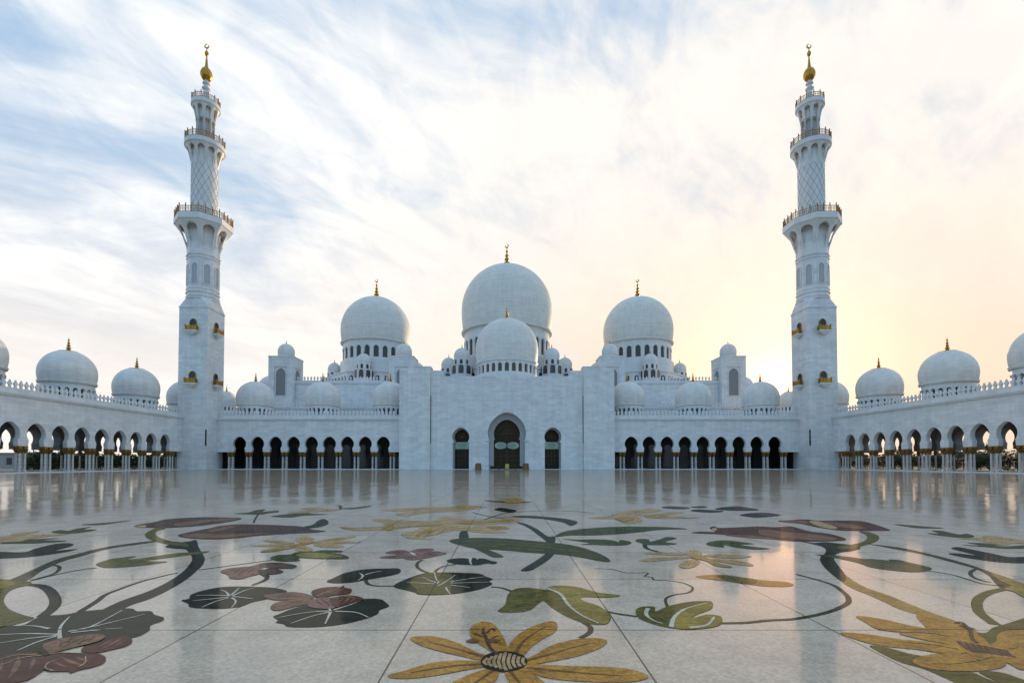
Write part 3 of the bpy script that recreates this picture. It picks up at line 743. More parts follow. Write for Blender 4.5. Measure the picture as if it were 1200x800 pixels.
# ------------------------------------------------------------------ small things by the entrance
def taper_box(px, label):
    yb = 113.5
    T = empty('wooden_box', (X(px, yb), yb, 0), label, 'box', 'wooden boxes by the entrance')
    b = MB(); b.lathe([(1.14, 0), (1.14, .08), (1.08, .1), (.88, 1.38), (.93, 1.4), (.93, 1.52), (.8, 1.52)], 4, rot=PI / 4, smooth=False); b.build('box', 'box_wood', T)
    s = MB()
    for q in (-1, 1): s.box(q * .50, q * .40, -.80, -.60, .12, 1.36)
    s.build('batten', 'wood', T)
    sh = MB(); sh.lathe([(.5, 1.50), (.5, 1.55), (.1, 1.58)], 4, rot=PI / 4, smooth=False); sh.build('lid', 'wood', T)
taper_box(560.5, 'tapered wooden box in front of the wall between the main door and a side door')
taper_box(616.2, 'tapered wooden box touching the dark barrier at the edge of the main door')
T = empty('sign_stand', (X(594.3, 115), 115, 0), 'small yellow-green notice stand in the middle of the main doorway', 'sign')
b = MB(); b.box(-.42, .42, -.05, .03, .25, 1.35); b.build('panel', 'yellow_paint', T)
b = MB(); b.box(-.48, -.42, -.06, .04, .0, 1.4); b.box(.42, .48, -.06, .04, 0, 1.4); b.box(-.48, .48, -.06, .04, 1.35, 1.42); b.box(-.5, .5, -.3, .3, 0, .04); b.build('frame', 'bronze', T)
T = empty('barrier', (X(594, 118), 118, 0), 'low dark barrier across the foot of the main doorway', 'barrier')
b = MB(); b.box(-4.0, 4.0, -.06, .06, .12, .85); b.build('panel', 'wood', T)
for i in range(5):
    b = MB(); b.lathe([(.2, 0), (.2, .05), (.06, .08), (.06, 1.0), (.09, 1.04), (.02, 1.12)], 10, (-4.1 + i * 2.05, 0, 0)); b.build('post', 'bronze', T)

# ------------------------------------------------------------------ trees and a building outside the wings
def leafcloud(b, c, rad, n, size, rng):
    for _ in range(n):
        while True:
            p = Vector((rng.uniform(-1, 1), rng.uniform(-1, 1), rng.uniform(-1, 1)))
            if p.length < 1: break
        p = Vector((p.x * rad[0], p.y * rad[1], p.z * rad[2])) + Vector(c)
        a = Vector((rng.gauss(0, 1), rng.gauss(0, 1), rng.gauss(0, 1))).normalized(); q = a.orthogonal().normalized(); s = size * rng.uniform(.6, 1.3)
        b.add([p - a * s, p + q * s * .45, p + a * s, p - q * s * .45], [(0, 1, 2, 3)])
def make_tree(seed):
    rng = random.Random(seed); crown = MB(); tr = MB(); hgt = rng.uniform(4.6, 6.4)
    tr.tube([(0, 0, 0), (.1, .05, hgt * .3), (.0, .1, hgt * .62)], [.22, .16, .09], 8)
    for k in range(7):
        a = rng.uniform(0, 2 * PI); zz = hgt * rng.uniform(.32, .8); e = (math.cos(a) * rng.uniform(.9, 1.9), math.sin(a) * rng.uniform(.9, 1.9), zz + rng.uniform(.2, .9))
        tr.tube([(0, 0, hgt * .3), (e[0] * .5, e[1] * .5, zz * .85), e], [.1, .07, .03], 5)
        leafcloud(crown, e, (rng.uniform(.7, 1.2), rng.uniform(.7, 1.2), rng.uniform(.45, .9)), 150, .22, rng)
    leafcloud(crown, (0, 0, hgt * .8), (1.1, 1.1, 1.2), 160, .22, rng)
    leafcloud(crown, (0, 0, hgt * .3), (1.5, 1.5, 1.1), 200, .22, rng)
    return tr, crown
def tree(x, y, seed, sc_, label):
    T = empty('tree', (x, y, -.06), label, 'tree', 'garden trees beyond the arcades'); T.scale = (sc_,) * 3
    T.rotation_euler = (0, 0, seed * 1.7)
    t, c = make_tree(seed)
    t.build('trunk', 'bark', T, recalc=False); c.build('crown', 'leaf', T, recalc=False)
tl = 'dark bushy garden tree seen through the arches of the wing on the '
k_ = 0
for s in (-1, 1):
    for i in range(13):
        y = 92 + i * 6.2 + random.uniform(-1.5, 1.5); x = s * (108 + random.uniform(0, 9))
        tree(x, y, 11 + i + (40 if s > 0 else 0), random.uniform(.55, .8) if s < 0 else random.uniform(.8, 1.05), tl + ('blue-sky side' if s < 0 else 'sunset side'))
for o in C.objects:
    if o.name.startswith('tree') and o.parent is None: o['group'] = 'garden trees beyond the blue-sky wing' if o.location.x < 0 else 'garden trees beyond the sunset wing'
def hedge(side, ya, yb, hgt, label):
    rng = random.Random(int(ya) + side); T = empty('hedge', (side * 106.0, (ya + yb) / 2, -.06), label, 'hedge', 'hedges outside the wings')
    c = MB(); y = ya
    while y < yb:
        leafcloud(c, (rng.uniform(-.3, .3), y - (ya + yb) / 2, hgt * .5), (.9, .9, hgt * rng.uniform(.46, .56)), 330, .22, rng); y += .7
    c.build('foliage', 'leaf', T, recalc=False)
    t = MB()
    for i in range(int((yb - ya) / 2)): t.tube([(0, ya + 1 + i * 2 - (ya + yb) / 2, 0), (0, ya + 1 + i * 2 - (ya + yb) / 2, hgt * .6)], .07, 5)
    t.build('stem', 'bark', T, recalc=False)
hedge(-1, 108, 168, 4.3, 'long clipped dark hedge behind the arches of the wing on the blue-sky side')
hedge(1, 84, 168, 4.3, 'long clipped dark hedge behind the arches of the wing on the sunset side')
T = empty('low_building', (-150, 150, -.06), 'low pale building seen through the outermost arches on the blue-sky side', 'building')
b = MB(); b.box(-14, 14, -5, 5, 0, 4.4); b.build('wall', 'render', T)
b = MB(); b.box(-14.4, 14.4, -5.4, 5.4, 4.403, 4.75); b.build('roof', 'render', T)
for i in range(6):
    b = MB(); b.box(-12 + i * 4.3, -10.4 + i * 4.3, -5.06, -5.003, 1.2, 3.2); b.build('window', 'glass', T)

# ------------------------------------------------------------------ flower inlays in the floor
def q(bx, by, s, *pts): return [(bx + x / s, by + y / s) for x, y in pts]
A = lambda *p: q(430, 700, 3.5294, *p)          # survey frames: origin and scale of the measured pieces
B3 = lambda *p: q(500, 540, 3, *p)
D6 = lambda *p: q(380, 590, 6, *p)
N6 = lambda *p: q(520, 590, 6, *p)
E4 = lambda *p: q(200, 640, 4.615, *p)
G6 = lambda *p: q(150, 590, 6, *p)
L6 = lambda *p: q(0, 590, 6, *p)
P6 = lambda *p: q(0, 690, 6, *p)
K6 = lambda *p: q(250, 580, 6, *p)
O6 = lambda *p: q(700, 590, 6, *p)
R6 = lambda *p: q(800, 590, 6, *p)
W6 = lambda *p: q(1000, 590, 6, *p)
U5 = lambda *p: q(980, 690, 5.4545, *p)
M6 = lambda *p: q(500, 580, 6, *p)
R3 = lambda *p: q(800, 540, 3, *p)

def crom(pts, n=5, closed=True):
    out = []; m = len(pts)
    rng_ = range(m) if closed else range(m - 1)
    for i in rng_:
        if closed: p0, p1, p2, p3 = pts[i - 1], pts[i], pts[(i + 1) % m], pts[(i + 2) % m]
        else: p0, p1, p2, p3 = pts[max(i - 1, 0)], pts[i], pts[i + 1], pts[min(i + 2, m - 1)]
        for k in range(n):
            t = k / n
            out.append(tuple(.5 * (2 * b + (c - a) * t + (2 * a - 5 * b + 4 * c - d) * t * t + (3 * b - a - 3 * c + d) * t ** 3) for a, b, c, d in zip(p0, p1, p2, p3)))
    if not closed: out.append(pts[-1])
    return out
def patch(pts):
    return ('poly', [FL(*p) for p in crom(pts)])
def line(pts, w, taper=1.0):
    """strip along a centre line, w in metres"""
    c = [FL(*p) for p in crom(pts, 6, False)]; a, b = [], []
    for i, p in enumerate(c):
        x0, x1 = c[max(i - 1, 0)], c[min(i + 1, len(c) - 1)]
        dx, dy = x1[0] - x0[0], x1[1] - x0[1]; L_ = math.hypot(dx, dy) or 1
        h = w / 2 * (1 + (taper - 1) * i / (len(c) - 1))
        a.append((p[0] - dy / L_ * h, p[1] + dx / L_ * h)); b.append((p[0] + dy / L_ * h, p[1] - dx / L_ * h))
    return ('strip', a, b)
def disc(cx, cy, rx, ry, n=28): return ('poly', [FL(cx + rx * math.cos(2 * PI * i / n), cy + ry * math.sin(2 * PI * i / n)) for i in range(n)])
def piece_mesh(sh, z, o):
    b = MB()
    if sh[0] == 'strip':
        a, c = sh[1], sh[2]; m = len(a)
        b.add([(x - o[0], y - o[1], z) for x, y in a + c], [(i, i + 1, m + i + 1, m + i) for i in range(m - 1)])
    else:
        p = sh[1]; tr = tessellate_polygon([[Vector((x, y, 0)) for x, y in p]])
        b.add([(x - o[0], y - o[1], z) for x, y in p], [tuple(t) for t in tr])
    fs = []
    for f in b.f:                                   # all faces look up
        A_, B_, C_ = (Vector(b.v[i]) for i in f[:3]); fs.append(f if (B_ - A_).cross(C_ - A_).z > 0 else tuple(reversed(f)))
    b.f = fs
    return b
def inlay(name, label, cat, pieces, group=None):
    """pieces: (part name, material, layer, shape); one piece without children is the thing itself"""
    first = pieces[0][3][1]; o = (sum(p[0] for p in first) / len(first), sum(p[1] for p in first) / len(first))
    solo = name in ('leaf_inlay', 'lily_pad_inlay', 'vine_inlay')
    if solo:
        pn, mt, la, sh = pieces[0]; T = piece_mesh(sh, .0012 * la + .0015, o).build(name, mt, None, (o[0], o[1], 0), recalc=False); tag(T, label, cat, group); rest = pieces[1:]
    else: T = empty(name, (o[0], o[1], 0), label, cat, group); rest = pieces
    for i_, (pn, mt, la, sh) in enumerate(rest): piece_mesh(sh, .0012 * la + .0015 + .00006 * (i_ + 1), o).build(pn, mt, T, recalc=False)
    return T
STREAK = {'brown': 'dark_brown', 'maroon': 'brown', 'mauve': 'maroon', 'tan': 'ochre', 'dark_brown': 'brown', 'ochre': 'tan'}
def PE(mt, la, *pl):
    out = []
    for p in pl:
        sh = patch(p); out.append(('petal', mt, la, sh))
        if mt not in STREAK: continue
        c = sh[1]
        a, b = max(((u, v) for u in c[::3] for v in c[::3]), key=lambda t: math.dist(*t)); L_ = math.dist(a, b)
        area = abs(sum(c[i - 1][0] * c[i][1] - c[i][0] * c[i - 1][1] for i in range(len(c)))) / 2; wd = area / L_
        mx, my = sum(q_[0] for q_ in c) / len(c), sum(q_[1] for q_ in c) / len(c)
        nx, ny = -(b[1] - a[1]) / L_, (b[0] - a[0]) / L_
        for off, t0, t1 in ((0, .12, .80), (.26, .26, .66), (-.26, .22, .62)):
            l0, l1 = [], []
            for i in range(13):
                t = t0 + (t1 - t0) * i / 12; k = 4 * t * (1 - t)
                bx, by = a[0] + (b[0] - a[0]) * t, a[1] + (b[1] - a[1]) * t
                mx_, my_ = (mx - (a[0] + b[0]) / 2) * k, (my - (a[1] + b[1]) / 2) * k
                cx, cy = bx + mx_ + nx * wd * off, by + my_ + ny * wd * off
                h = min(.045, wd * .055) * math.sin(PI * (i + .35) / 12.7) * (1.0 if off == 0 else .7)
                l0.append((cx + nx * h, cy + ny * h)); l1.append((cx - nx * h, cy - ny * h))
            out.append(('streak', STREAK[mt], la + .45, ('strip', l0, l1)))
    return out
VE = lambda mt, la, w, *pl: [('vein', mt, la, line(p, w, .35)) for p in pl]
FG = 'flowers inlaid in the marble floor'; LG = 'leaves inlaid in the marble floor'; VG = 'vines inlaid in the marble floor'; PG = 'lily pads inlaid in the marble floor'

# nearest gold flower
ps = PE('gold_in', 3,
    A((180,168),(230,160),(300,165),(380,190),(450,225),(500,240),(470,258),(400,245),(300,222),(215,195)),
    A((90,320),(150,305),(250,275),(340,262),(430,262),(500,268),(490,285),(420,298),(300,320),(180,335),(100,332)),
    A((540,295),(545,320),(520,360),(470,410),(400,440),(340,420),(345,360),(420,320),(490,298)),
    A((570,300),(640,292),(720,340),(770,400),(700,440),(640,430),(595,360)),
    A((640,278),(720,278),(850,284),(1000,288),(1100,300),(1160,322),(1150,338),(1080,350),(950,350),(800,340),(700,320)),
    A((630,265),(690,240),(760,200),(850,175),(940,168),(992,178),(970,205),(880,240),(760,265),(680,276)),
    A((580,245),(588,195),(630,150),(690,118),(750,100),(785,105),(780,140),(730,170),(680,205),(640,245)),
    A((545,245),(500,215),(440,175),(425,140),(440,115),(480,100),(520,108),(550,140),(572,180),(582,225)))
ps += VE('brown_line', 4, .035, A((478,245),(400,222),(320,200),(260,185)), A((478,276),(380,282),(280,295),(180,312)), A((520,305),(470,340),(420,370)), A((590,305),(620,340),(650,380)),
    A((660,292),(800,305),(950,318),(1060,325)), A((660,262),(760,235),(850,208),(920,192)), A((615,230),(640,190),(690,150),(740,122)))
ps += [('disc', 'black_in', 4, disc(*A((567, 266))[0], 27.5, 12.2))]
for i in range(9):
    x = 492 + i * 18.5; s = 1 - abs(i - 4) / 6.5
    ps.append(('stripe', 'tan', 5, line(A((x + 8, 266 - 38 * s), (x - 2 + (i - 4) * 1.5, 268), (x + 10 + (i - 4) * 1, 268 + 36 * s)), .028)))
ps += [('stamen', 'dark_brown', 5, line(A((545,240),(515,215),(500,190),(492,165),(480,145)), .03)), ('stamen', 'dark_brown', 5, line(A((500,188),(520,170),(540,160)), .02)), ('stamen', 'dark_brown', 5, line(A((495,170),(470,160),(440,150)), .02)),
       ('stamen', 'brown_line', 5, patch(A((410,185),(430,173),(462,178),(455,188)))), ('stamen', 'brown_line', 5, patch(A((490,180),(515,172),(552,178),(540,188),(505,188)))), ('stamen', 'dark_brown', 5, line(A((495,150),(510,135),(525,130),(528,140)), .02)), ('stamen', 'dark_brown', 5, line(A((485,148),(478,132),(490,126)), .02))]
inlay('flower_inlay', 'large golden flower with striped dark centre, whole, nearest the camera', 'floor inlay', ps, FG)

# heart leaf and its stem
lf = [('blade', 'olive', 2, patch(B3((250,528),(275,505),(285,470),(310,450),(355,445),(420,452),(440,440),(480,438),(540,445),(600,462),(680,472),(640,480),(548,478),(552,492),(600,508),(640,532),(648,550),(635,572),(600,575),(550,568),(490,545),(440,515),(412,492),(395,500),(360,525),(300,533)))),
      ('half', 'light_olive', 3, patch(B3((425,449),(440,440),(480,438),(540,445),(600,462),(676,472),(640,480),(548,478),(552,492),(600,508),(640,532),(646,550),(632,571),(605,570),(545,543),(500,508),(470,470))))]
lf += VE('white_in', 4, .05, B3((425,449),(470,468),(500,508),(545,543),(605,571))) + VE('olive', 4, .03, B3((415,455),(370,470),(345,500),(310,515)))
inlay('leaf_inlay', 'broad two-lobed olive leaf with white vein just behind the nearest golden flower', 'floor inlay', lf, LG)
inlay('vine_inlay', 'short dark stem curving from the two-lobed olive leaf toward the golden flower', 'floor inlay', [('s', 'stem', 1, line(B3((550,566),(575,583),(572,603),(540,622)), .055))], VG)
lf = [('blade', 'olive', 2, patch(B3((735,525),(755,513),(800,512),(806,528),(850,510),(920,495),(985,492),(1005,498),(1000,520),(950,540),(935,552),(985,540),(1030,545),(1040,560),(1025,580),(970,590),(900,592),(820,580),(760,560),(740,545)))),
      ('half', 'light_olive', 3, patch(B3((858,584),(868,550),(910,520),(985,494),(1004,500),(1000,520),(950,540),(935,552),(985,541),(1028,546),(1038,560),(1022,579),(970,588),(905,590))))]
lf += VE('white_in', 4, .05, B3((860,584),(870,550),(910,520),(985,500)), B3((925,586),(985,577),(1012,548)), B3((778,518),(772,540),(795,560),(830,572)))
inlay('leaf_inlay', 'small curled olive leaf with forked white veins, right of the two-lobed leaf', 'floor inlay', lf, LG)
inlay('vine_inlay', 'thin wavy tendril rising from the small curled olive leaf', 'floor inlay', [('s', 'stem', 1, line(B3((848,515),(840,485),(870,470),(920,462),(935,445),(900,428),(845,420),(800,418),(792,408),(766,405),(776,393),(700,392),(650,380),(590,378)), .035, .6))], VG)
inlay('vine_inlay', 'short dark stem joining the two-lobed leaf to the curled leaf', 'floor inlay', [('s', 'stem', 1, line(B3((630,528),(680,538),(740,546)), .05))], VG)
inlay('vine_inlay', 'dark vine looping in a wide round bend from the small curled leaf', 'floor inlay', [('s', 'stem', 1, line(R3((125,570),(220,568),(300,560),(380,556),(450,545),(520,528),(572,505),(584,488),(570,465),(520,432),(400,398)), .06))], VG)

# lily pads
def pad(label, out, veins, mat='dark_green', inner=None, w=.032, extra=()):
    inlay('lily_pad_inlay', label, 'floor inlay', [('blade', mat, 2, patch(out))] + ([('middle', 'olive', 3, patch(inner))] if inner else []) + VE('white_in', 4, w, *veins), PG)
pad('round lily pad with olive middle and white veins crossed by a joint', D6((490,575),(520,555),(600,520),(700,490),(780,485),(880,483),(1000,487),(1090,492),(1140,513),(1185,530),(1160,545),(1182,565),(1130,590),(1060,610),(960,628),(870,637),(760,642),(660,637),(640,625),(560,605),(500,590)),
    [D6((800,565),(690,560),(580,553)), D6((800,560),(740,540),(690,515)), D6((805,555),(785,525),(775,485)), D6((800,580),(860,545),(920,502)), D6((855,590),(865,610),(885,635)), D6((890,550),(1010,530),(1130,515)), D6((890,560),(1010,556),(1170,552)), D6((890,575),(960,582),(1030,592))],
    inner=D6((640,520),(720,492),(800,488),(880,490),(905,540),(890,590),(880,632),(760,638),(665,632),(645,600),(600,560)))
pad('flat dark lily pad left of the olive-centred pad, linked to it by a stem', D6((18,545),(60,525),(130,492),(220,470),(330,458),(450,455),(520,455),(538,475),(510,495),(420,515),(300,535),(180,555),(60,558)), [D6((270,508),(260,495),(245,488)), D6((275,505),(260,525),(235,540)), D6((290,500),(340,485),(400,475))], w=.035)
inlay('vine_inlay', 'curved stem linking the flat dark pad to the olive-centred pad', 'floor inlay', [('s', 'stem', 1, line(D6((290,535),(310,565),(380,578),(495,577)), .05))], VG)
pad('smallest dark lily pad, close behind the olive-centred pad', N6((20,400),(60,387),(130,382),(185,388),(200,380),(240,383),(290,387),(330,400),(375,410),(355,425),(305,420),(240,432),(180,430),(90,425),(40,412)), [N6((190,380),(185,405),(195,428)), N6((230,380),(240,392))], w=.06)
inlay('vine_inlay', 'thin stem from the olive-centred pad to the smallest pad', 'floor inlay', [('s', 'brown_line', 1, line(D6((780,492),(790,465),(840,440),(925,425)), .05))], VG)
inlay('vine_inlay', 'thin stem from the olive-centred pad to the two-lobed leaf', 'floor inlay', [('s', 'stem', 1, line(B3((228,442),(265,446),(300,458)), .05))], VG)
inlay('flower_inlay', 'mauve flower with rounded petals just behind the olive-centred pad', 'floor inlay', PE('mauve', 3, D6((390,380),(440,366),(560,362),(580,378),(480,386)), D6((430,347),(480,330),(560,326),(610,345),(600,366),(500,357)), D6((600,338),(660,318),(750,315),(770,325),(720,342),(640,352)), D6((640,358),(720,340),(800,336),(862,350),(800,366),(700,386),(640,390)), D6((555,376),(620,360),(670,372),(650,394),(580,393)))
      + [('centre', 'white_in', 4, patch(D6((600,345),(625,345),(645,360),(625,362))))], FG)
inlay('vine_inlay', 'thin hooked stem below the mauve flower', 'floor inlay', [('s', 'stem', 1, line(D6((690,393),(657,415),(655,445),(690,470),(745,490)), .055))], VG)
pad('dark scalloped lily pad under the small two-toned brown flower', E4((58,292),(100,282),(108,262),(170,240),(260,222),(340,217),(440,218),(540,222),(600,232),(630,245),(600,262),(520,285),(440,302),(380,325),(300,335),(220,337),(110,330),(95,310)),
    [E4((320,268),(225,265),(140,266)), E4((315,275),(220,285),(120,295)), E4((312,280),(240,300),(170,330)), E4((315,265),(300,248),(270,235)), E4((325,265),(350,245),(372,225)), E4((335,268),(400,240),(460,224)), E4((335,272),(390,278),(445,285)), E4((330,278),(352,300),(330,332))])
pad('dark scalloped lily pad partly covered by the russet flower', E4((555,380),(590,365),(650,340),(740,320),(850,330),(930,310),(1040,285),(1130,285),(1165,305),(1180,325),(1130,345),(1120,365),(1060,390),(960,415),(860,430),(760,437),(640,435),(610,420),(570,412),(580,398)),
    [E4((860,350),(740,358),(570,388)), E4((860,355),(760,380),(650,418)), E4((865,355),(850,390),(835,420)), E4((880,345),(960,320),(1030,295)), E4((890,352),(1000,358),(1070,385)), E4((855,335),(862,345),(868,352))])
inlay('flower_inlay', 'russet flower with long petals lying between two scalloped lily pads', 'floor inlay', PE('brown', 5, E4((500,270),(560,258),(660,248),(740,260),(775,280),(680,288),(560,290)), E4((540,335),(560,310),(620,295),(720,285),(795,290),(770,310),(680,325),(580,348)))
      + PE('mauve', 5, E4((740,325),(780,285),(860,278),(930,290),(900,325),(850,340))) + PE('maroon', 6, E4((760,250),(800,230),(880,220),(920,222),(938,212),(940,224),(980,236),(960,258),(880,266),(800,280)), E4((860,285),(950,268),(1020,275),(1040,292),(950,318),(890,330)))
      + VE('tan', 7, .025, E4((790,272),(840,250),(900,235)), E4((870,280),(940,272),(1000,285))), FG)
inlay('flower_inlay', 'small flower half pale brown, half dark brown, with hooked stem', 'floor inlay', PE('brown', 5, G6((650,478),(700,457),(800,446),(870,440),(925,425),(935,470),(920,495),(860,510),(800,528),(720,525),(700,500))) + PE('dark_brown', 6, G6((925,425),(1020,416),(1100,420),(1185,436),(1160,455),(1090,456),(1010,462),(940,470)), G6((935,475),(1020,460),(1090,475),(1070,490),(1000,498),(945,494)))
      + [('stem', 'black_in', 6, line(G6((935,470),(945,490),(978,515),(958,540),(870,575)), .10, .3)), ('centre', 'white_in', 7, line(G6((945,465),(975,455)), .08))], FG)

# big corner pad and its red flower
pad('very large dark lily pad beneath the dark red flower at the picture corner', P6((-20,270),(60,258),(160,255),(235,215),(300,190),(450,180),(560,160),(700,145),(850,138),(930,137),(965,156),(1060,155),(1085,180),(1150,200),(1140,225),(1060,255),(1050,290),(980,330),(900,350),(800,375),(600,400),(300,440),(100,480),(-200,520),(-300,400),(-150,300)),
    [P6((415,320),(200,315),(0,322)), P6((400,328),(200,350),(-40,388)), P6((400,332),(260,375),(120,435)), P6((480,300),(640,265),(860,150)), P6((480,300),(700,255),(1020,178)), P6((500,308),(680,290),(860,275)), P6((420,350),(425,270),(490,195)), P6((345,280),(250,262),(170,260))], w=.035)
inlay('flower_inlay', 'dark red flower with one pale petal on the very large lily pad', 'floor inlay', PE('maroon', 5, P6((590,410),(740,367),(860,332),(912,342),(930,372),(880,405),(780,430),(680,450),(580,445)), P6((330,480),(440,450),(600,455),(690,458),(742,482),(730,520),(660,550),(570,568),(500,592),(480,580),(420,582),(330,578),(290,540)), P6((-150,540),(0,480),(150,450),(260,450),(340,475),(340,540),(280,592),(200,640),(100,665),(-150,720),(-200,620)))
      + PE('brown', 6, P6((300,400),(340,380),(420,355),(540,335),(640,322),(720,325),(735,345),(680,375),(560,405),(420,440),(330,462)))
      + VE('tan', 7, .018, P6((330,465),(440,452),(605,458)), P6((300,470),(150,490),(0,545)), P6((370,580),(320,560),(340,525),(420,495)), P6((555,552),(600,520),(600,478)), P6((260,465),(120,470),(0,498))) + [('centre', 'black_in', 7, patch(P6((270,440),(300,420),(345,460),(310,475))))]
      + VE('maroon', 7, .012, P6((470,385),(500,350),(510,340)), P6((560,390),(590,355),(600,330)), P6((620,372),(660,340),(665,328)), P6((420,410),(430,385),(425,365))), FG)

# thick vines of the blue-sky half
inlay('vine_inlay', 'thick dark S-shaped stem sweeping from the brown blooms to the largest pad', 'floor inlay', [('s', 'dark_green', 1, patch(G6((480,255),(495,300),(520,345),(540,385),(525,430),(480,475),(400,540),(280,610),(150,670),(0,722),(-200,830),(-340,880),(-400,860),(-250,780),(-100,705),(0,665),(130,620),(260,560),(370,490),(430,430),(452,385),(430,345),(400,320),(330,316),(260,302),(330,277),(430,264))))], VG)
inlay('vine_inlay', 'olive hook of stem curling under the upper brown bloom', 'floor inlay', [('s', 'olive', 2, patch(G6((230,168),(180,178),(130,203),(118,222),(150,250),(230,275),(320,292),(420,302),(400,275),(300,262),(230,240),(192,214),(205,192),(260,178))))], VG)
inlay('vine_inlay', 'long olive runner crossing to the branching stem at the picture edge', 'floor inlay', [('s', 'stem', 1, patch(L6((1075,260),(850,288),(700,313),(550,350),(400,390),(280,440),(150,500),(70,538),(190,538),(300,468),(450,402),(560,372),(700,332),(850,302),(1075,272))))], VG)
inlay('vine_inlay', 'heavy olive stem with a round loop at the picture edge behind the largest pad', 'floor inlay', [('s', 'olive', 2, patch(L6((-100,530),(0,530),(100,538),(215,548),(200,572),(120,590),(60,620),(28,670),(40,715),(90,755),(190,790),(240,805),(100,850),(-100,870),(-200,700)))), ('loop', 'dark_green', 1, line(L6((190,568),(290,578),(355,615),(390,680),(370,735),(300,790)), .11)), ('leaf', 'light_olive', 3, patch(L6((-60,535),(30,537),(100,552),(95,572),(30,590),(-60,595))))], VG)
inlay('vine_inlay', 'thin tendril in a narrow loop beside the olive runner', 'floor inlay', [('s', 'stem', 1, line(L6((385,430),(418,445),(405,475),(350,502),(215,540),(420,492),(560,465),(680,450)), .05))], VG)
inlay('vine_inlay', 'dark tendril running from the largest pad along the S-shaped stem', 'floor inlay', [('s', 'dark_green', 2, line(P6((560,160),(680,85),(740,40),(840,0),(1000,-55),(1200,-105),(1250,-112)), .07, .5))], VG)
inlay('vine_inlay', 'thin dark stem from the S-shaped vine to the small green leaf', 'floor inlay', [('s', 'stem', 1, line(G6((500,465),(700,438),(870,415),(1010,396)), .05))], VG)
inlay('leaf_inlay', 'long forked olive leaf tip crossing the S-shaped stem', 'floor inlay', [('b', 'olive', 2, patch(q(0, 590, 6, (675,425),(720,405),(800,385),(960,368),(900,392),(1050,375),(1200,352),(1350,340),(1470,333),(1430,348),(1300,365),(1150,385),(1030,402),(1180,408),(1000,435),(850,448),(740,450),(690,437)))), ('vein', 'light_olive', 3, line(L6((720,430),(900,402),(1100,378),(1300,352)), .05))], LG)
inlay('leaf_inlay', 'dark green forked leaf below the outermost tan flower on the blue-sky side', 'floor inlay', [('b', 'dark_green', 2, patch(L6((-60,340),(0,338),(170,340),(250,315),(380,284),(480,277),(518,288),(480,305),(390,330),(470,323),(545,320),(430,345),(200,375),(0,385),(-60,385))))], LG)
inlay('flower_inlay', 'tan flower on dark green leaf, outermost on the blue-sky side', 'floor inlay', PE('tan', 3, L6((-60,240),(0,233),(90,228),(170,238),(160,262),(60,268),(-60,275)), L6((80,225),(100,208),(280,193),(200,212),(160,232)), L6((150,232),(250,218),(440,212),(480,215),(280,236),(170,255))) + [('leaf', 'mid_green', 2, patch(L6((0,280),(90,262),(260,248),(420,243),(300,256),(475,260),(280,277),(100,280))))], FG)
inlay('leaf_inlay', 'narrow green three-lobed leaf next to the outermost tan flower', 'floor inlay', [('b', 'mid_green', 2, patch(L6((360,200),(420,185),(480,190),(540,175),(640,163),(590,180),(685,182),(560,205),(440,210))))], LG)
inlay('leaf_inlay', 'sliver of dark leaf far off beyond the three-lobed leaf', 'floor inlay', [('b', 'mid_green', 2, patch(L6((570,148),(720,134),(780,130),(930,116),(800,137),(700,149))))], LG)
def bloom(label, out, streaks, base='dark_brown'):
    inlay('flower_inlay', label, 'floor inlay', [('petal', base, 3, patch(out))] + [('streak', m_, 4, patch(p)) for m_, p in streaks], FG)
bloom('upper of two long brown blooms at the head of the S-shaped stem', G6((45,158),(90,145),(180,130),(250,112),(350,103),(450,97),(560,95),(700,97),(800,103),(740,122),(620,140),(480,157),(330,167),(230,172),(150,168),(90,167)),
      [('tan', G6((60,160),(120,150),(125,166),(90,167))), ('brown', G6((330,140),(450,122),(580,108),(585,125),(470,145),(350,158))), ('brown', G6((600,110),(700,104),(780,104),(720,118),(620,130)))])
bloom('lower and longer of two brown blooms, with a green bud end', G6((350,222),(430,200),(560,175),(680,152),(800,145),(980,148),(1100,153),(1220,160),(1300,182),(1390,192),(1300,204),(1120,212),(920,225),(790,240),(640,250),(480,247),(400,238)),
      [('brown', G6((380,222),(480,210),(700,215),(950,208),(880,220),(700,240),(500,243),(410,236))), ('brown', G6((560,185),(680,162),(760,160),(700,178),(600,200))), ('teal', K6((640,222),(700,207),(740,177),(780,168),(808,185),(800,207),(740,225),(670,232)))])
inlay('leaf_inlay', 'small three-pointed green leaf far behind the lower brown bloom', 'floor inlay', [('b', 'mid_green', 2, patch(K6((145,130),(250,120),(300,105),(365,100),(350,115),(450,108),(455,118),(380,128),(320,136)))), ('stem', 'stem', 1, line(K6((318,130),(290,175),(285,195)), .06))], LG)
inlay('flower_inlay', 'far cream flower with a green leaf under it on the blue-sky half', 'floor inlay', PE('tan', 3, K6((520,126),(620,110),(690,108),(740,118),(640,126)), K6((630,100),(640,90),(740,88),(780,94),(720,108)), K6((720,108),(780,95),(900,98),(800,114))) + [('leaf', 'mid_green', 2, patch(K6((405,150),(500,135),(640,125),(700,130),(805,135),(640,143),(540,156))))], FG)
inlay('leaf_inlay', 'lone curved green leaf farthest off in front of the arcade on the blue-sky side', 'floor inlay', [('b', 'mid_green', 2, patch(K6((900,92),(1000,85),(1105,72),(1090,82),(1000,96),(930,97)))), ('stem', 'stem', 1, line(K6((860,70),(890,75),(895,98)), .12))], LG)
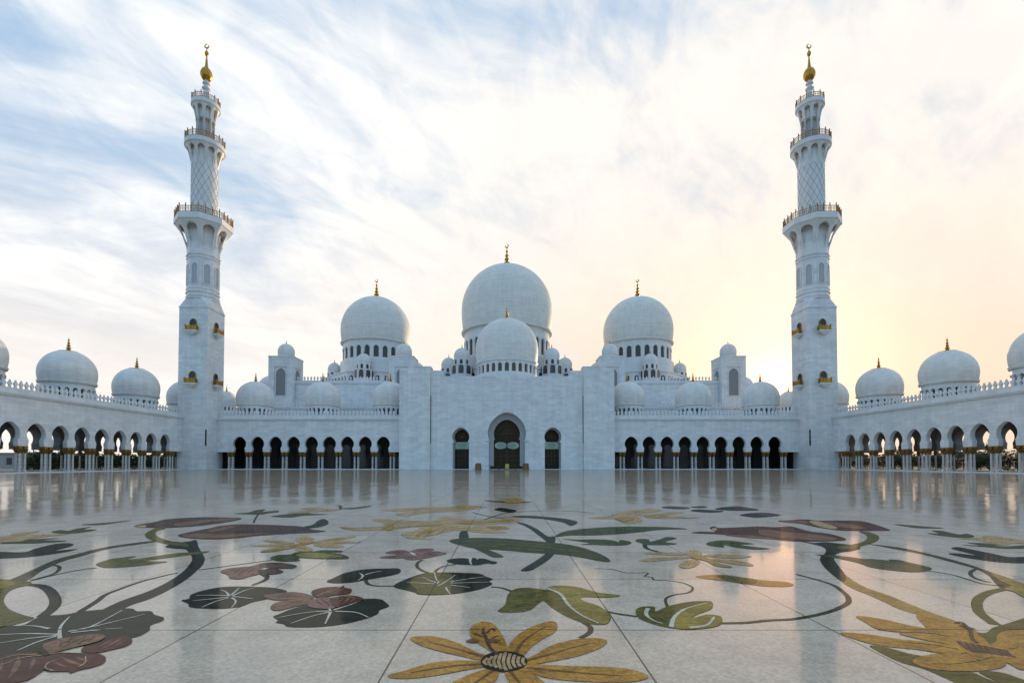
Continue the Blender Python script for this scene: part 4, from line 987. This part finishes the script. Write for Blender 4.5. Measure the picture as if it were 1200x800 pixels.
inlay('flower_inlay', 'pale gold flower with narrow petals behind the small two-toned flower', 'floor inlay', PE('tan', 3, K6((260,358),(400,346),(590,345),(600,352),(470,362)), K6((350,322),(420,315),(570,333),(520,341),(400,332)), K6((580,308),(640,286),(700,300),(705,322),(640,337),(590,328)), K6((710,330),(850,300),(990,285),(985,298),(850,322),(730,338)), K6((740,332),(900,322),(1045,330),(920,340),(760,342)), K6((700,345),(800,340),(915,358),(880,370),(760,366)), K6((580,368),(640,358),(700,380),(685,396),(590,392))) + PE('ochre', 4, K6((335,402),(360,385),(480,368),(620,338),(720,330),(600,362),(520,380),(430,396))), FG)
inlay('leaf_inlay', 'olive caterpillar-like leaf just below the pale gold flower', 'floor inlay', [('b', 'mid_green', 2, patch(K6((400,440),(450,422),(540,415),(590,400),(680,395),(800,402),(900,415),(952,435),(920,450),(700,447),(600,442),(605,462),(500,468),(420,456)))), ('rib', 'light_olive', 3, patch(K6((580,420),(680,402),(800,412),(910,432),(800,440),(650,436)))), ('tip', 'mid_green', 2, patch(K6((700,398),(780,386),(905,390),(880,402),(780,401))))], LG)

# the great pale flower and the long leaves on the axis
inlay('flower_inlay', 'huge pale orange flower with ragged petals on the centre line', 'floor inlay', PE('tan', 3, D6((110,165),(150,160),(250,172),(400,165),(600,150),(700,150),(500,178),(350,186),(200,188)), D6((330,112),(450,108),(600,120),(750,118),(900,112),(900,160),(650,150),(450,145),(400,130)), D6((540,210),(650,185),(780,150),(900,145),(1020,160),(850,202),(750,225),(690,240),(760,252),(650,248),(580,240)), M6((130,148),(240,165),(360,178),(500,176),(600,166),(650,178),(540,196),(390,210),(180,200),(0,205),(60,175)), M6((0,200),(130,215),(280,220),(420,215),(560,222),(572,238),(480,245),(562,262),(400,265),(250,250),(130,250),(0,280),(-60,250)))
      + PE('ochre', 4, D6((400,168),(450,150),(500,160),(480,185),(440,188)), D6((640,225),(700,195),(760,180),(740,205),(690,215),(660,240)), M6((240,190),(400,182),(590,170),(600,180),(420,196),(260,204)), M6((420,225),(500,218),(565,228),(480,242)), D6((110,166),(170,168),(250,176),(160,180)), D6((520,165),(700,150),(850,150),(700,160))), FG)
inlay('flower_inlay', 'thin strip of pale orange petals just behind the huge pale flower', 'floor inlay', PE('tan', 3, D6((500,75),(600,55),(750,40),(900,28),(1020,18),(1150,20),(1000,47),(850,57),(700,67),(580,86)), D6((400,45),(600,30),(850,22),(900,26),(700,45),(500,52))) + PE('ochre', 4, D6((900,25),(1000,12),(1110,20),(1000,38))), FG)
lv = [('b', 'mid_green', 3, patch(N6((40,260),(80,248),(200,240),(400,243),(560,255),(720,270),(860,285),(980,310),(1080,345),(1150,380),(1167,408),(1080,400),(950,375),(800,355),(620,345),(450,330),(300,320),(200,312),(110,290),(60,275))))]
lv += [('streak', 'light_olive', 4, line(N6(*p), .03)) for p in (((120,262),(400,285),(700,305),(960,340)), ((250,255),(500,270),(760,295)), ((200,290),(450,312),(700,330)))]
inlay('leaf_inlay', 'longest green strap leaf lying across two joints on the centre line', 'floor inlay', lv + [('stub', 'teal', 2, patch(N6((115,200),(165,198),(172,258),(112,258)))), ('back_tip', 'mid_green', 2, patch(N6((205,305),(300,318),(420,370),(350,376),(280,345))))], LG)
inlay('vine_inlay', 'blue-green blade crossing under the longest strap leaf', 'floor inlay', [('s', 'teal', 2, patch(N6((512,130),(580,142),(660,180),(730,228),(785,232),(775,300),(775,352),(740,392),(680,432),(610,470),(540,470),(600,430),(660,392),(715,350),(740,290),(720,265),(660,217),(590,167))))], VG)
inlay('leaf_inlay', 'pointed green leaf reaching right from the longest strap leaf', 'floor inlay', [('b', 'mid_green', 2, patch(N6((780,232),(820,205),(900,185),(1050,171),(1200,162),(1430,161),(1580,165),(1715,178),(1530,183),(1380,200),(1230,213),(1050,222),(900,223),(800,232))))], LG)
inlay('leaf_inlay', 'curved blue-green strap leaf behind the longest strap leaf', 'floor inlay', [('b', 'teal', 2, patch(N6((470,90),(600,84),(720,92),(850,105),(935,124),(930,142),(890,155),(840,132),(720,110),(600,100))))], LG)
inlay('vine_inlay', 'thin crossing stems between the huge pale flower and the far dark pad', 'floor inlay', [('s', 'teal', 1, line(N6((200,60),(240,72),(350,95),(430,105)), .06)), ('branch', 'teal', 1, line(N6((285,112),(380,80),(470,62),(700,50),(900,52),(1060,66)), .06))], VG)
inlay('lily_pad_inlay', 'small dark pad far along the centre line', 'floor inlay', [('b', 'dark_green', 2, patch(N6((355,40),(400,28),(480,40),(515,50),(470,62),(400,53))))], PG)
inlay('flower_inlay', 'farthest brown and green bloom before the main door', 'floor inlay', PE('ochre', 3, M6((490,25),(600,22),(690,27),(600,34)), M6((550,38),(640,34),(690,42),(640,54),(560,50))) + [('leaf', 'mid_green', 2, patch(M6((410,35),(480,40),(560,42),(740,48),(600,56),(450,45))))], FG)

# sunset half
inlay('flower_inlay', 'far sprawling tan flower behind the pointed leaf on the sunset half', 'floor inlay', PE('tan', 3, O6((-60,100),(0,94),(100,85),(200,90),(160,106),(0,106)), O6((100,80),(140,62),(260,45),(420,38),(440,50),(340,68),(200,95)), O6((300,85),(440,66),(560,55),(600,65),(440,82)), O6((330,92),(440,80),(540,88),(725,96),(640,103),(420,103)), O6((200,90),(300,95),(312,128),(250,136),(200,132))) + PE('ochre', 4, O6((125,105),(220,95),(260,110),(200,132),(160,122)), O6((330,85),(430,76),(500,90),(420,100))), FG)
inlay('lily_pad_inlay', 'thin reddish far pad at the head of a row of four', 'floor inlay', [('b', 'dark_brown', 2, patch(O6((450,25),(520,17),(650,28),(600,38),(500,35))))], PG)
inlay('lily_pad_inlay', 'slate dark far pad between two larger ones', 'floor inlay', [('b', 'dark_green', 2, patch(O6((655,48),(720,40),(885,51),(830,62),(720,59)))), ('tip', 'dark_green', 2, patch(O6((655,23),(720,17),(778,24),(720,30))))], PG)
inlay('lily_pad_inlay', 'largest brownish slate far pad before the sunset-side arcade', 'floor inlay', [('b', 'dark_green', 2, patch(O6((825,35),(950,18),(1050,25),(1135,43),(1050,49),(900,46)))), ('half', 'dark_brown', 3, patch(O6((950,22),(1050,27),(1110,42),(1000,42))))], PG)
inlay('lily_pad_inlay', 'brownish far pad nearest the upper dark bloom on the sunset half', 'floor inlay', [('b', 'dark_green', 2, patch(R6((400,80),(480,66),(600,64),(690,80),(600,92),(500,96)))), ('half', 'dark_brown', 3, patch(R6((520,72),(600,66),(680,80),(600,88))))], PG)
inlay('leaf_inlay', 'small green leaf with forked tip right of the longest strap leaf', 'floor inlay', [('b', 'mid_green', 2, patch(O6((-240,248),(-140,252),(0,250),(100,256),(150,270),(160,255),(220,262),(240,276),(200,291),(100,294),(0,290),(-120,286),(-60,276))))], LG)
inlay('leaf_inlay', 'small three-lobed green leaf with a trailing stem above the pale gold sunset-half flower', 'floor inlay', [('b', 'mid_green', 2, patch(O6((268,262),(290,248),(360,250),(372,266),(440,250),(480,235),(530,235),(555,246),(480,268),(560,280),(500,290),(380,290),(340,288),(300,275)))), ('stem', 'teal', 1, line(O6((332,286),(350,315),(445,342)), .09))], LG)
inlay('flower_inlay', 'pale gold flower with spread narrow petals on the sunset half', 'floor inlay', PE('tan', 3, O6((295,402),(340,387),(450,378),(640,370),(650,380),(500,396),(400,406)), O6((330,350),(400,341),(500,342),(620,355),(570,364),(420,357)), O6((615,345),(650,328),(700,328),(737,345),(720,366),(640,362)), O6((740,366),(850,355),(1000,361),(1085,370),(1000,383),(850,380)), O6((790,388),(900,390),(1000,400),(1090,427),(1080,438),(960,426),(860,408)), O6((575,432),(620,405),(690,390),(720,410),(690,440),(640,453), (590,450))) + PE('ochre', 4, O6((640,377),(720,366),(800,393),(850,420),(940,440),(930,450),(830,438),(760,402))), FG)
inlay('leaf_inlay', 'notched green leaf below the lower dark bloom on the sunset half', 'floor inlay', [('b', 'mid_green', 2, patch(O6((765,282),(800,266),(880,257),(960,262),(1100,282),(1010,288),(1080,300),(1215,317),(1100,322),(970,306),(890,290),(890,306),(800,297))))], LG)
inlay('flower_inlay', 'slim folded olive bud, golden sun reflection painted on both ends', 'floor inlay', [('petal', 'gold_in', 2, patch(R6((90,512),(160,503),(270,500),(400,515),(490,530),(600,540),(720,548),(780,568),(740,582),(600,582),(480,570),(370,555),(260,540),(150,525)))), ('petal', 'olive', 3, patch(R6((240,505),(320,503),(420,518),(520,535),(500,565),(400,556),(300,540))))], FG)  # gold ends are the sun's reflection put into the petal colour
bloom('lower dark brown bloom on the sunset half with ragged tip', R6((60,205),(130,196),(230,198),(190,172),(220,158),(260,170),(400,165),(540,160),(650,165),(760,160),(820,175),(900,195),(1020,210),(1120,235),(1147,255),(1060,263),(900,266),(760,263),(600,246),(450,236),(280,216),(150,211)),
      [('brown', R6((540,185),(700,195),(900,215),(1080,240),(1040,258),(880,255),(700,240),(560,222))), ('tan', R6((205,175),(235,170),(240,185),(215,188))), ('brown', R6((300,222),(450,222),(600,236),(700,252),(560,246),(420,236)))], 'maroon')
bloom('upper dark brown bloom on the sunset half with pale streaks', R6((670,122),(760,115),(860,110),(960,118),(1100,118),(1250,122),(1350,145),(1455,182),(1430,190),(1300,191),(1200,190),(1100,188),(950,166),(830,140),(720,131)),
      [('brown', R6((690,123),(780,118),(860,122),(880,140),(780,134))), ('tan', R6((890,125),(960,124),(1080,165),(1060,180),(960,160))), ('brown', R6((1000,130),(1150,140),(1280,170),(1200,176),(1080,158)))], 'maroon')
inlay('vine_inlay', 'thick dark stem dropping from the sunset-half blooms, lower stretch painted with golden reflection', 'floor inlay', [('s', 'dark_green', 2, patch(R6((830,265),(920,275),(1000,270),(1100,280),(1200,292),(1250,312),(1190,332),(1120,340),(1072,360),(1065,390),(1090,430),(1130,480),(1148,520),(1132,550),(1080,520),(1010,460),(970,410),(970,372),(1000,350),(1005,320),(960,295)))),
      ('run', 'ochre', 1, patch([(988,672),(1000,680),(1017,689),(1040.5,697),(1062.5,706),(1090,717),(1119,727),(1145,740),(1140,743),(1119,732),(1094,722.5),(1072,718.5),(1053,713),(1035,704.5),(1016,696),(1003,691),(986,681)]))], VG)  # golden sun reflection painted as the colour of this stretch of stem
inlay('vine_inlay', 'olive hook of stem under the upper dark bloom on the sunset half', 'floor inlay', [('s', 'olive', 3, patch(W6((40,195),(110,200),(170,222),(182,245),(150,270),(70,295),(0,312),(-80,322),(-110,305),(0,285),(65,268),(98,240),(85,217))))], VG)
inlay('vine_inlay', 'long dark runner heading to the picture edge beyond the hooked stem', 'floor inlay', [('s', 'stem', 1, patch(W6((110,283),(300,304),(410,324),(520,349),(700,394),(850,438),(960,478),(1080,518),(1190,560),(1300,590),(1300,690),(1190,655),(1130,622),(1050,600),(1000,560),(950,505),(860,458),(700,412),(520,364),(400,337),(250,310)))), ('joint', 'ochre', 2, patch(W6((965,485),(1080,523),(1180,560),(1260,590),(1260,670),(1180,645),(1130,618),(1060,598),(1110,575),(1040,545)))), ('loop', 'olive', 1, line(W6((1060,598),(960,622),(890,660),(868,705),(885,760),(930,800),(1000,850)), .10)), ('curl', 'stem', 1, line(W6((870,455),(825,480),(835,510),(900,538),(965,552)), .05))], VG)
inlay('vine_inlay', 'thin stem running beside the long dark runner', 'floor inlay', [('s', 'stem', 1, line(W6((530,472),(700,500),(900,560),(1060,578)), .04))], VG)
inlay('leaf_inlay', 'green crescent leaf inside the hooked stem on the sunset half', 'floor inlay', [('b', 'mid_green', 3, patch(R6((930,357),(1000,360),(1100,366),(1200,378),(1270,388),(1350,390),(1500,405),(1592,424),(1550,414),(1445,394),(1520,396),(1600,415),(1710,440),(1752,457),(1700,476),(1600,480),(1450,466),(1320,446),(1240,418),(1120,390),(1000,370))))], LG)
inlay('leaf_inlay', 'dark forked leaf beneath the outermost tan flower on the sunset side', 'floor inlay', [('b', 'dark_green', 2, patch(W6((690,315),(740,305),(850,325),(1000,355),(1100,375),(1260,375),(1260,415),(1050,413),(860,390),(740,370),(668,352),(720,348),(860,362),(800,345))))], LG)
inlay('leaf_inlay', 'slender green forked leaf behind the outermost sunset-side flower', 'floor inlay', [('b', 'mid_green', 2, patch(W6((520,208),(600,208),(550,190),(620,190),(740,215),(800,210),(852,230),(780,240),(640,228))))], LG)
inlay('flower_inlay', 'tan flower on a green leaf, outermost on the sunset side', 'floor inlay', PE('tan', 3, W6((735,245),(900,240),(1000,250),(1080,270),(960,275),(860,255)), W6((910,232),(960,225),(1080,240),(1260,270),(1260,285),(1060,268)), W6((960,275),(1040,262),(1110,275),(1060,292))) + [('leaf', 'mid_green', 2, patch(W6((755,290),(900,292),(800,275),(950,280),(1060,300),(1250,290),(1250,312),(1080,316),(950,306))))], FG)
inlay('leaf_inlay', 'sliver of green leaf far off near the sunset-side wing', 'floor inlay', [('b', 'mid_green', 2, patch(W6((285,145),(400,150),(460,156),(635,171),(500,173),(400,165))))], LG)
ps = PE('gold_in', 3, U5((125,175),(200,178),(330,200),(480,235),(640,262),(700,290),(560,280),(400,275),(260,255),(190,215)), U5((510,165),(620,175),(760,215),(850,255),(960,300),(870,330),(700,300),(600,265)), U5((25,280),(200,290),(400,320),(600,340),(800,370),(850,400),(720,415),(500,385),(300,365),(150,330)), U5((400,285),(600,290),(800,320),(900,350),(800,370),(700,350),(560,325)), U5((490,472),(530,435),(650,415),(850,415),(1000,430),(1085,470),(1050,505),(900,525),(750,525),(600,510)), U5((960,400),(1020,300),(1060,268),(1195,258),(1330,280),(1380,400),(1300,500),(1190,517),(1110,480)))
ps += [('disc', 'gold_in', 4, patch(U5((780,335),(850,300),(1000,320),(1120,400),(1150,440),(1000,440),(850,420))))]
ps += [('stripe', 'dark_brown', 5, line(U5((782 + i * 42, 335 + i * 8), (815 + i * 42, 370 + i * 8), (880 + i * 38, 408 + i * 4)), .035)) for i in range(8)]
ps += VE('ochre', 5, .03, U5((980,435),(880,460),(740,478),(620,478)), U5((780,385),(600,355),(380,335)), U5((1080,380),(1150,370),(1160,310))) + [('calyx', 'olive', 4, patch(U5((905,285),(960,280),(1000,250),(1060,232),(1195,190),(1330,150),(1330,230),(1195,258),(1080,266),(1030,290),(1020,335),(980,352),(940,310)))), ('stamen', 'dark_brown', 6, line(U5((790,235),(850,260),(870,320),(900,345)), .03)), ('stamen', 'dark_brown', 6, line(U5((760,220),(800,215),(840,245),(890,262)), .03))]
inlay('flower_inlay', 'large golden flower at the sunset-side picture corner with olive leaves under it', 'floor inlay', ps, FG)
inlay('leaf_inlay', 'pointed olive leaf under the corner golden flower', 'floor inlay', [('b', 'olive', 1, patch(U5((212,362),(330,375),(460,410),(600,440),(700,500),(850,525),(960,570),(1060,610),(1060,660),(900,660),(700,570),(560,510),(420,470),(300,415)))), ('tip', 'olive', 2, patch(U5((910,528),(1050,533),(1195,578),(1330,625),(1195,645),(1050,600))))], LG)

# ------------------------------------------------------------------ light
SUN_EL, SUN_AZ = R(4.6), R(29.0)          # azimuth from +Y towards +X
sd = Vector((math.sin(SUN_AZ) * math.cos(SUN_EL), math.cos(SUN_AZ) * math.cos(SUN_EL), math.sin(SUN_EL)))
sun = bpy.data.lights.new('sun', 'SUN'); sun.energy = 3.0; sun.angle = R(.5); sun.color = (1, .72, .42)
so = bpy.data.objects.new('sun', sun); C.objects.link(so); so.rotation_euler = (-sd).to_track_quat('-Z', 'Y').to_euler(); so.location = (0, 0, 120)

wld = bpy.data.worlds.new('World'); sc.world = wld; wld.use_nodes = True
n, l = wld.node_tree.nodes, wld.node_tree.links
bg = n['Background']; bg.inputs[1].default_value = .1
sky = N(n, 'ShaderNodeTexSky'); sky.sky_type = 'NISHITA'; sky.sun_disc = False
sky.sun_elevation = SUN_EL; sky.sun_rotation = SUN_AZ; sky.air_density = 1.0; sky.dust_density = 1.5; sky.ozone_density = 2.0
tc = N(n, 'ShaderNodeTexCoord'); D = tc.outputs['Generated']
sp = N(n, 'ShaderNodeSeparateXYZ'); l.new(D, sp.inputs[0])
zz = math_(n, l, 'MAXIMUM', sp.outputs[2], 0)
def vmw(op, a, b, out=0):
    q = n.new('ShaderNodeVectorMath'); q.operation = op
    for i, x in enumerate((a, b)):
        if isinstance(x, tuple): q.inputs[i].default_value = x
        elif x is not None: l.new(x, q.inputs[i])
    return q.outputs[out]
dot = vmw('DOT_PRODUCT', D, tuple(Vector((sd.x, sd.y, math.tan(R(7.2)))).normalized()), 'Value')
dotp = math_(n, l, 'MAXIMUM', dot, 0)
CR, CS = -50, 14.2
# cloud plane
den = math_(n, l, 'ADD', zz, .38)
cx_ = math_(n, l, 'DIVIDE', sp.outputs[0], den); cy_ = math_(n, l, 'DIVIDE', sp.outputs[1], den)
cv = N(n, 'ShaderNodeCombineXYZ'); l.new(cx_, cv.inputs[0]); l.new(cy_, cv.inputs[1])
def cloud(rot, scl, scale, det, dist, seed):
    mp = N(n, 'ShaderNodeMapping', vector_type='TEXTURE'); l.new(cv.outputs[0], mp.inputs[0]); mp.inputs['Rotation'].default_value = (0, 0, R(rot)); mp.inputs['Scale'].default_value = (1 / scl[0], 1 / scl[1], 1); mp.inputs['Location'].default_value = (seed, seed * .7, seed * .3)
    no = N(n, 'ShaderNodeTexNoise'); l.new(mp.outputs[0], no.inputs['Vector']); no.inputs['Scale'].default_value = scale; no.inputs['Detail'].default_value = det; no.inputs['Roughness'].default_value = .58; no.inputs['Distortion'].default_value = dist
    return no.outputs[0]
c1 = cloud(CR, (1, .62), 1.25, 6, .6, CS)
c2 = cloud(CR, (1, .42), 4.2, 10, 1.0, 9.4)
c3 = cloud(CR + 25, (1, .6), 12, 8, 1.2, 1.9)
cl = math_(n, l, 'ADD', math_(n, l, 'ADD', math_(n, l, 'MULTIPLY', c1, .45), math_(n, l, 'MULTIPLY', c2, .42)), math_(n, l, 'MULTIPLY', c3, .12))
# thicker veil towards the sun and the horizon
sunw = N(n, 'ShaderNodeMapRange'); l.new(dot, sunw.inputs[0]); sunw.inputs[1].default_value = .55; sunw.inputs[2].default_value = .92; sunw.inputs[3].default_value = -.02; sunw.inputs[4].default_value = .13
hz = N(n, 'ShaderNodeMapRange'); l.new(zz, hz.inputs[0]); hz.inputs[1].default_value = 0; hz.inputs[2].default_value = .45; hz.inputs[3].default_value = .035; hz.inputs[4].default_value = 0
cl = math_(n, l, 'ADD', cl, math_(n, l, 'ADD', sunw.outputs[0], hz.outputs[0]))
cm = N(n, 'ShaderNodeMapRange', interpolation_type='SMOOTHSTEP'); l.new(cl, cm.inputs[0]); cm.inputs[1].default_value = .38; cm.inputs[2].default_value = .60
# colours (background strength 0.1, so 10 = full white)
g1 = math_(n, l, 'POWER', dotp, 3.0); g2 = math_(n, l, 'POWER', dotp, 85.0); g3 = math_(n, l, 'POWER', dotp, 700.0)
hzw = N(n, 'ShaderNodeMapRange', interpolation_type='SMOOTHSTEP'); l.new(zz, hzw.inputs[0]); hzw.inputs[1].default_value = .0; hzw.inputs[2].default_value = .52; hzw.inputs[3].default_value = 1; hzw.inputs[4].default_value = 0
ccol = mixc(n, l, g1, (9.4, 9.5, 9.6), (9.4, 8.6, 7.75))
tx = N(n, 'ShaderNodeMapRange'); l.new(math_(n, l, 'ADD', math_(n, l, 'MULTIPLY', c2, .6), math_(n, l, 'MULTIPLY', c3, .4)), tx.inputs[0]); tx.inputs[1].default_value = .3; tx.inputs[2].default_value = .65; tx.inputs[3].default_value = .93; tx.inputs[4].default_value = 1.07
ctx = N(n, 'ShaderNodeCombineXYZ')
for i, e in enumerate((1.15, 1.0, .75)): l.new(math_(n, l, 'POWER', tx.outputs[0], e), ctx.inputs[i])
ccol = mixc(n, l, 1., ccol, ctx.outputs[0], 'MULTIPLY')
warm = math_(n, l, 'MULTIPLY', hzw.outputs[0], math_(n, l, 'ADD', math_(n, l, 'MULTIPLY', g1, .62), .45), clamp=True)
ccol = mixc(n, l, warm, ccol, mixc(n, l, g1, (10.8, 9.5, 8.3), (9.2, 6.95, 5.0)))
blue = mixc(n, l, hzw.outputs[0], (5.0, 7.0, 9.4), (13.0, 11.4, 10.0))
base = mixc(n, l, .25, blue, sky.outputs[0])
col = mixc(n, l, cm.outputs[0], base, ccol)
def addc(c, fac, k):
    q = N(n, 'ShaderNodeMix'); q.data_type = 'RGBA'; q.blend_type = 'ADD'; q.clamp_factor = False; l.new(fac, q.inputs[0]); l.new(c, q.inputs[6]); q.inputs[7].default_value = (*k, 1); return q.outputs[2]
back = N(n, 'ShaderNodeMapRange', interpolation_type='SMOOTHSTEP'); l.new(sp.outputs[1], back.inputs[0]); back.inputs[1].default_value = .25; back.inputs[2].default_value = -.45
col = mixc(n, l, back.outputs[0], col, mixc(n, l, 1., col, (.52, .77, 1.0), 'MULTIPLY'))
col = addc(col, g2, (13.0, 5.2, 2.5)); col = addc(col, g3, (10, 7, 3.0))
l.new(col, bg.inputs[0])

sc.render.engine = 'CYCLES'
sc.view_settings.view_transform = 'Standard'; sc.view_settings.look = 'None'
sc.view_settings.exposure = .12; sc.view_settings.gamma = 1; sc.view_settings.use_curve_mapping = False
sc.cycles.max_bounces = 6; sc.cycles.diffuse_bounces = 3; sc.cycles.glossy_bounces = 3; sc.cycles.sample_clamp_indirect = 6
sc.cycles.use_denoising = True
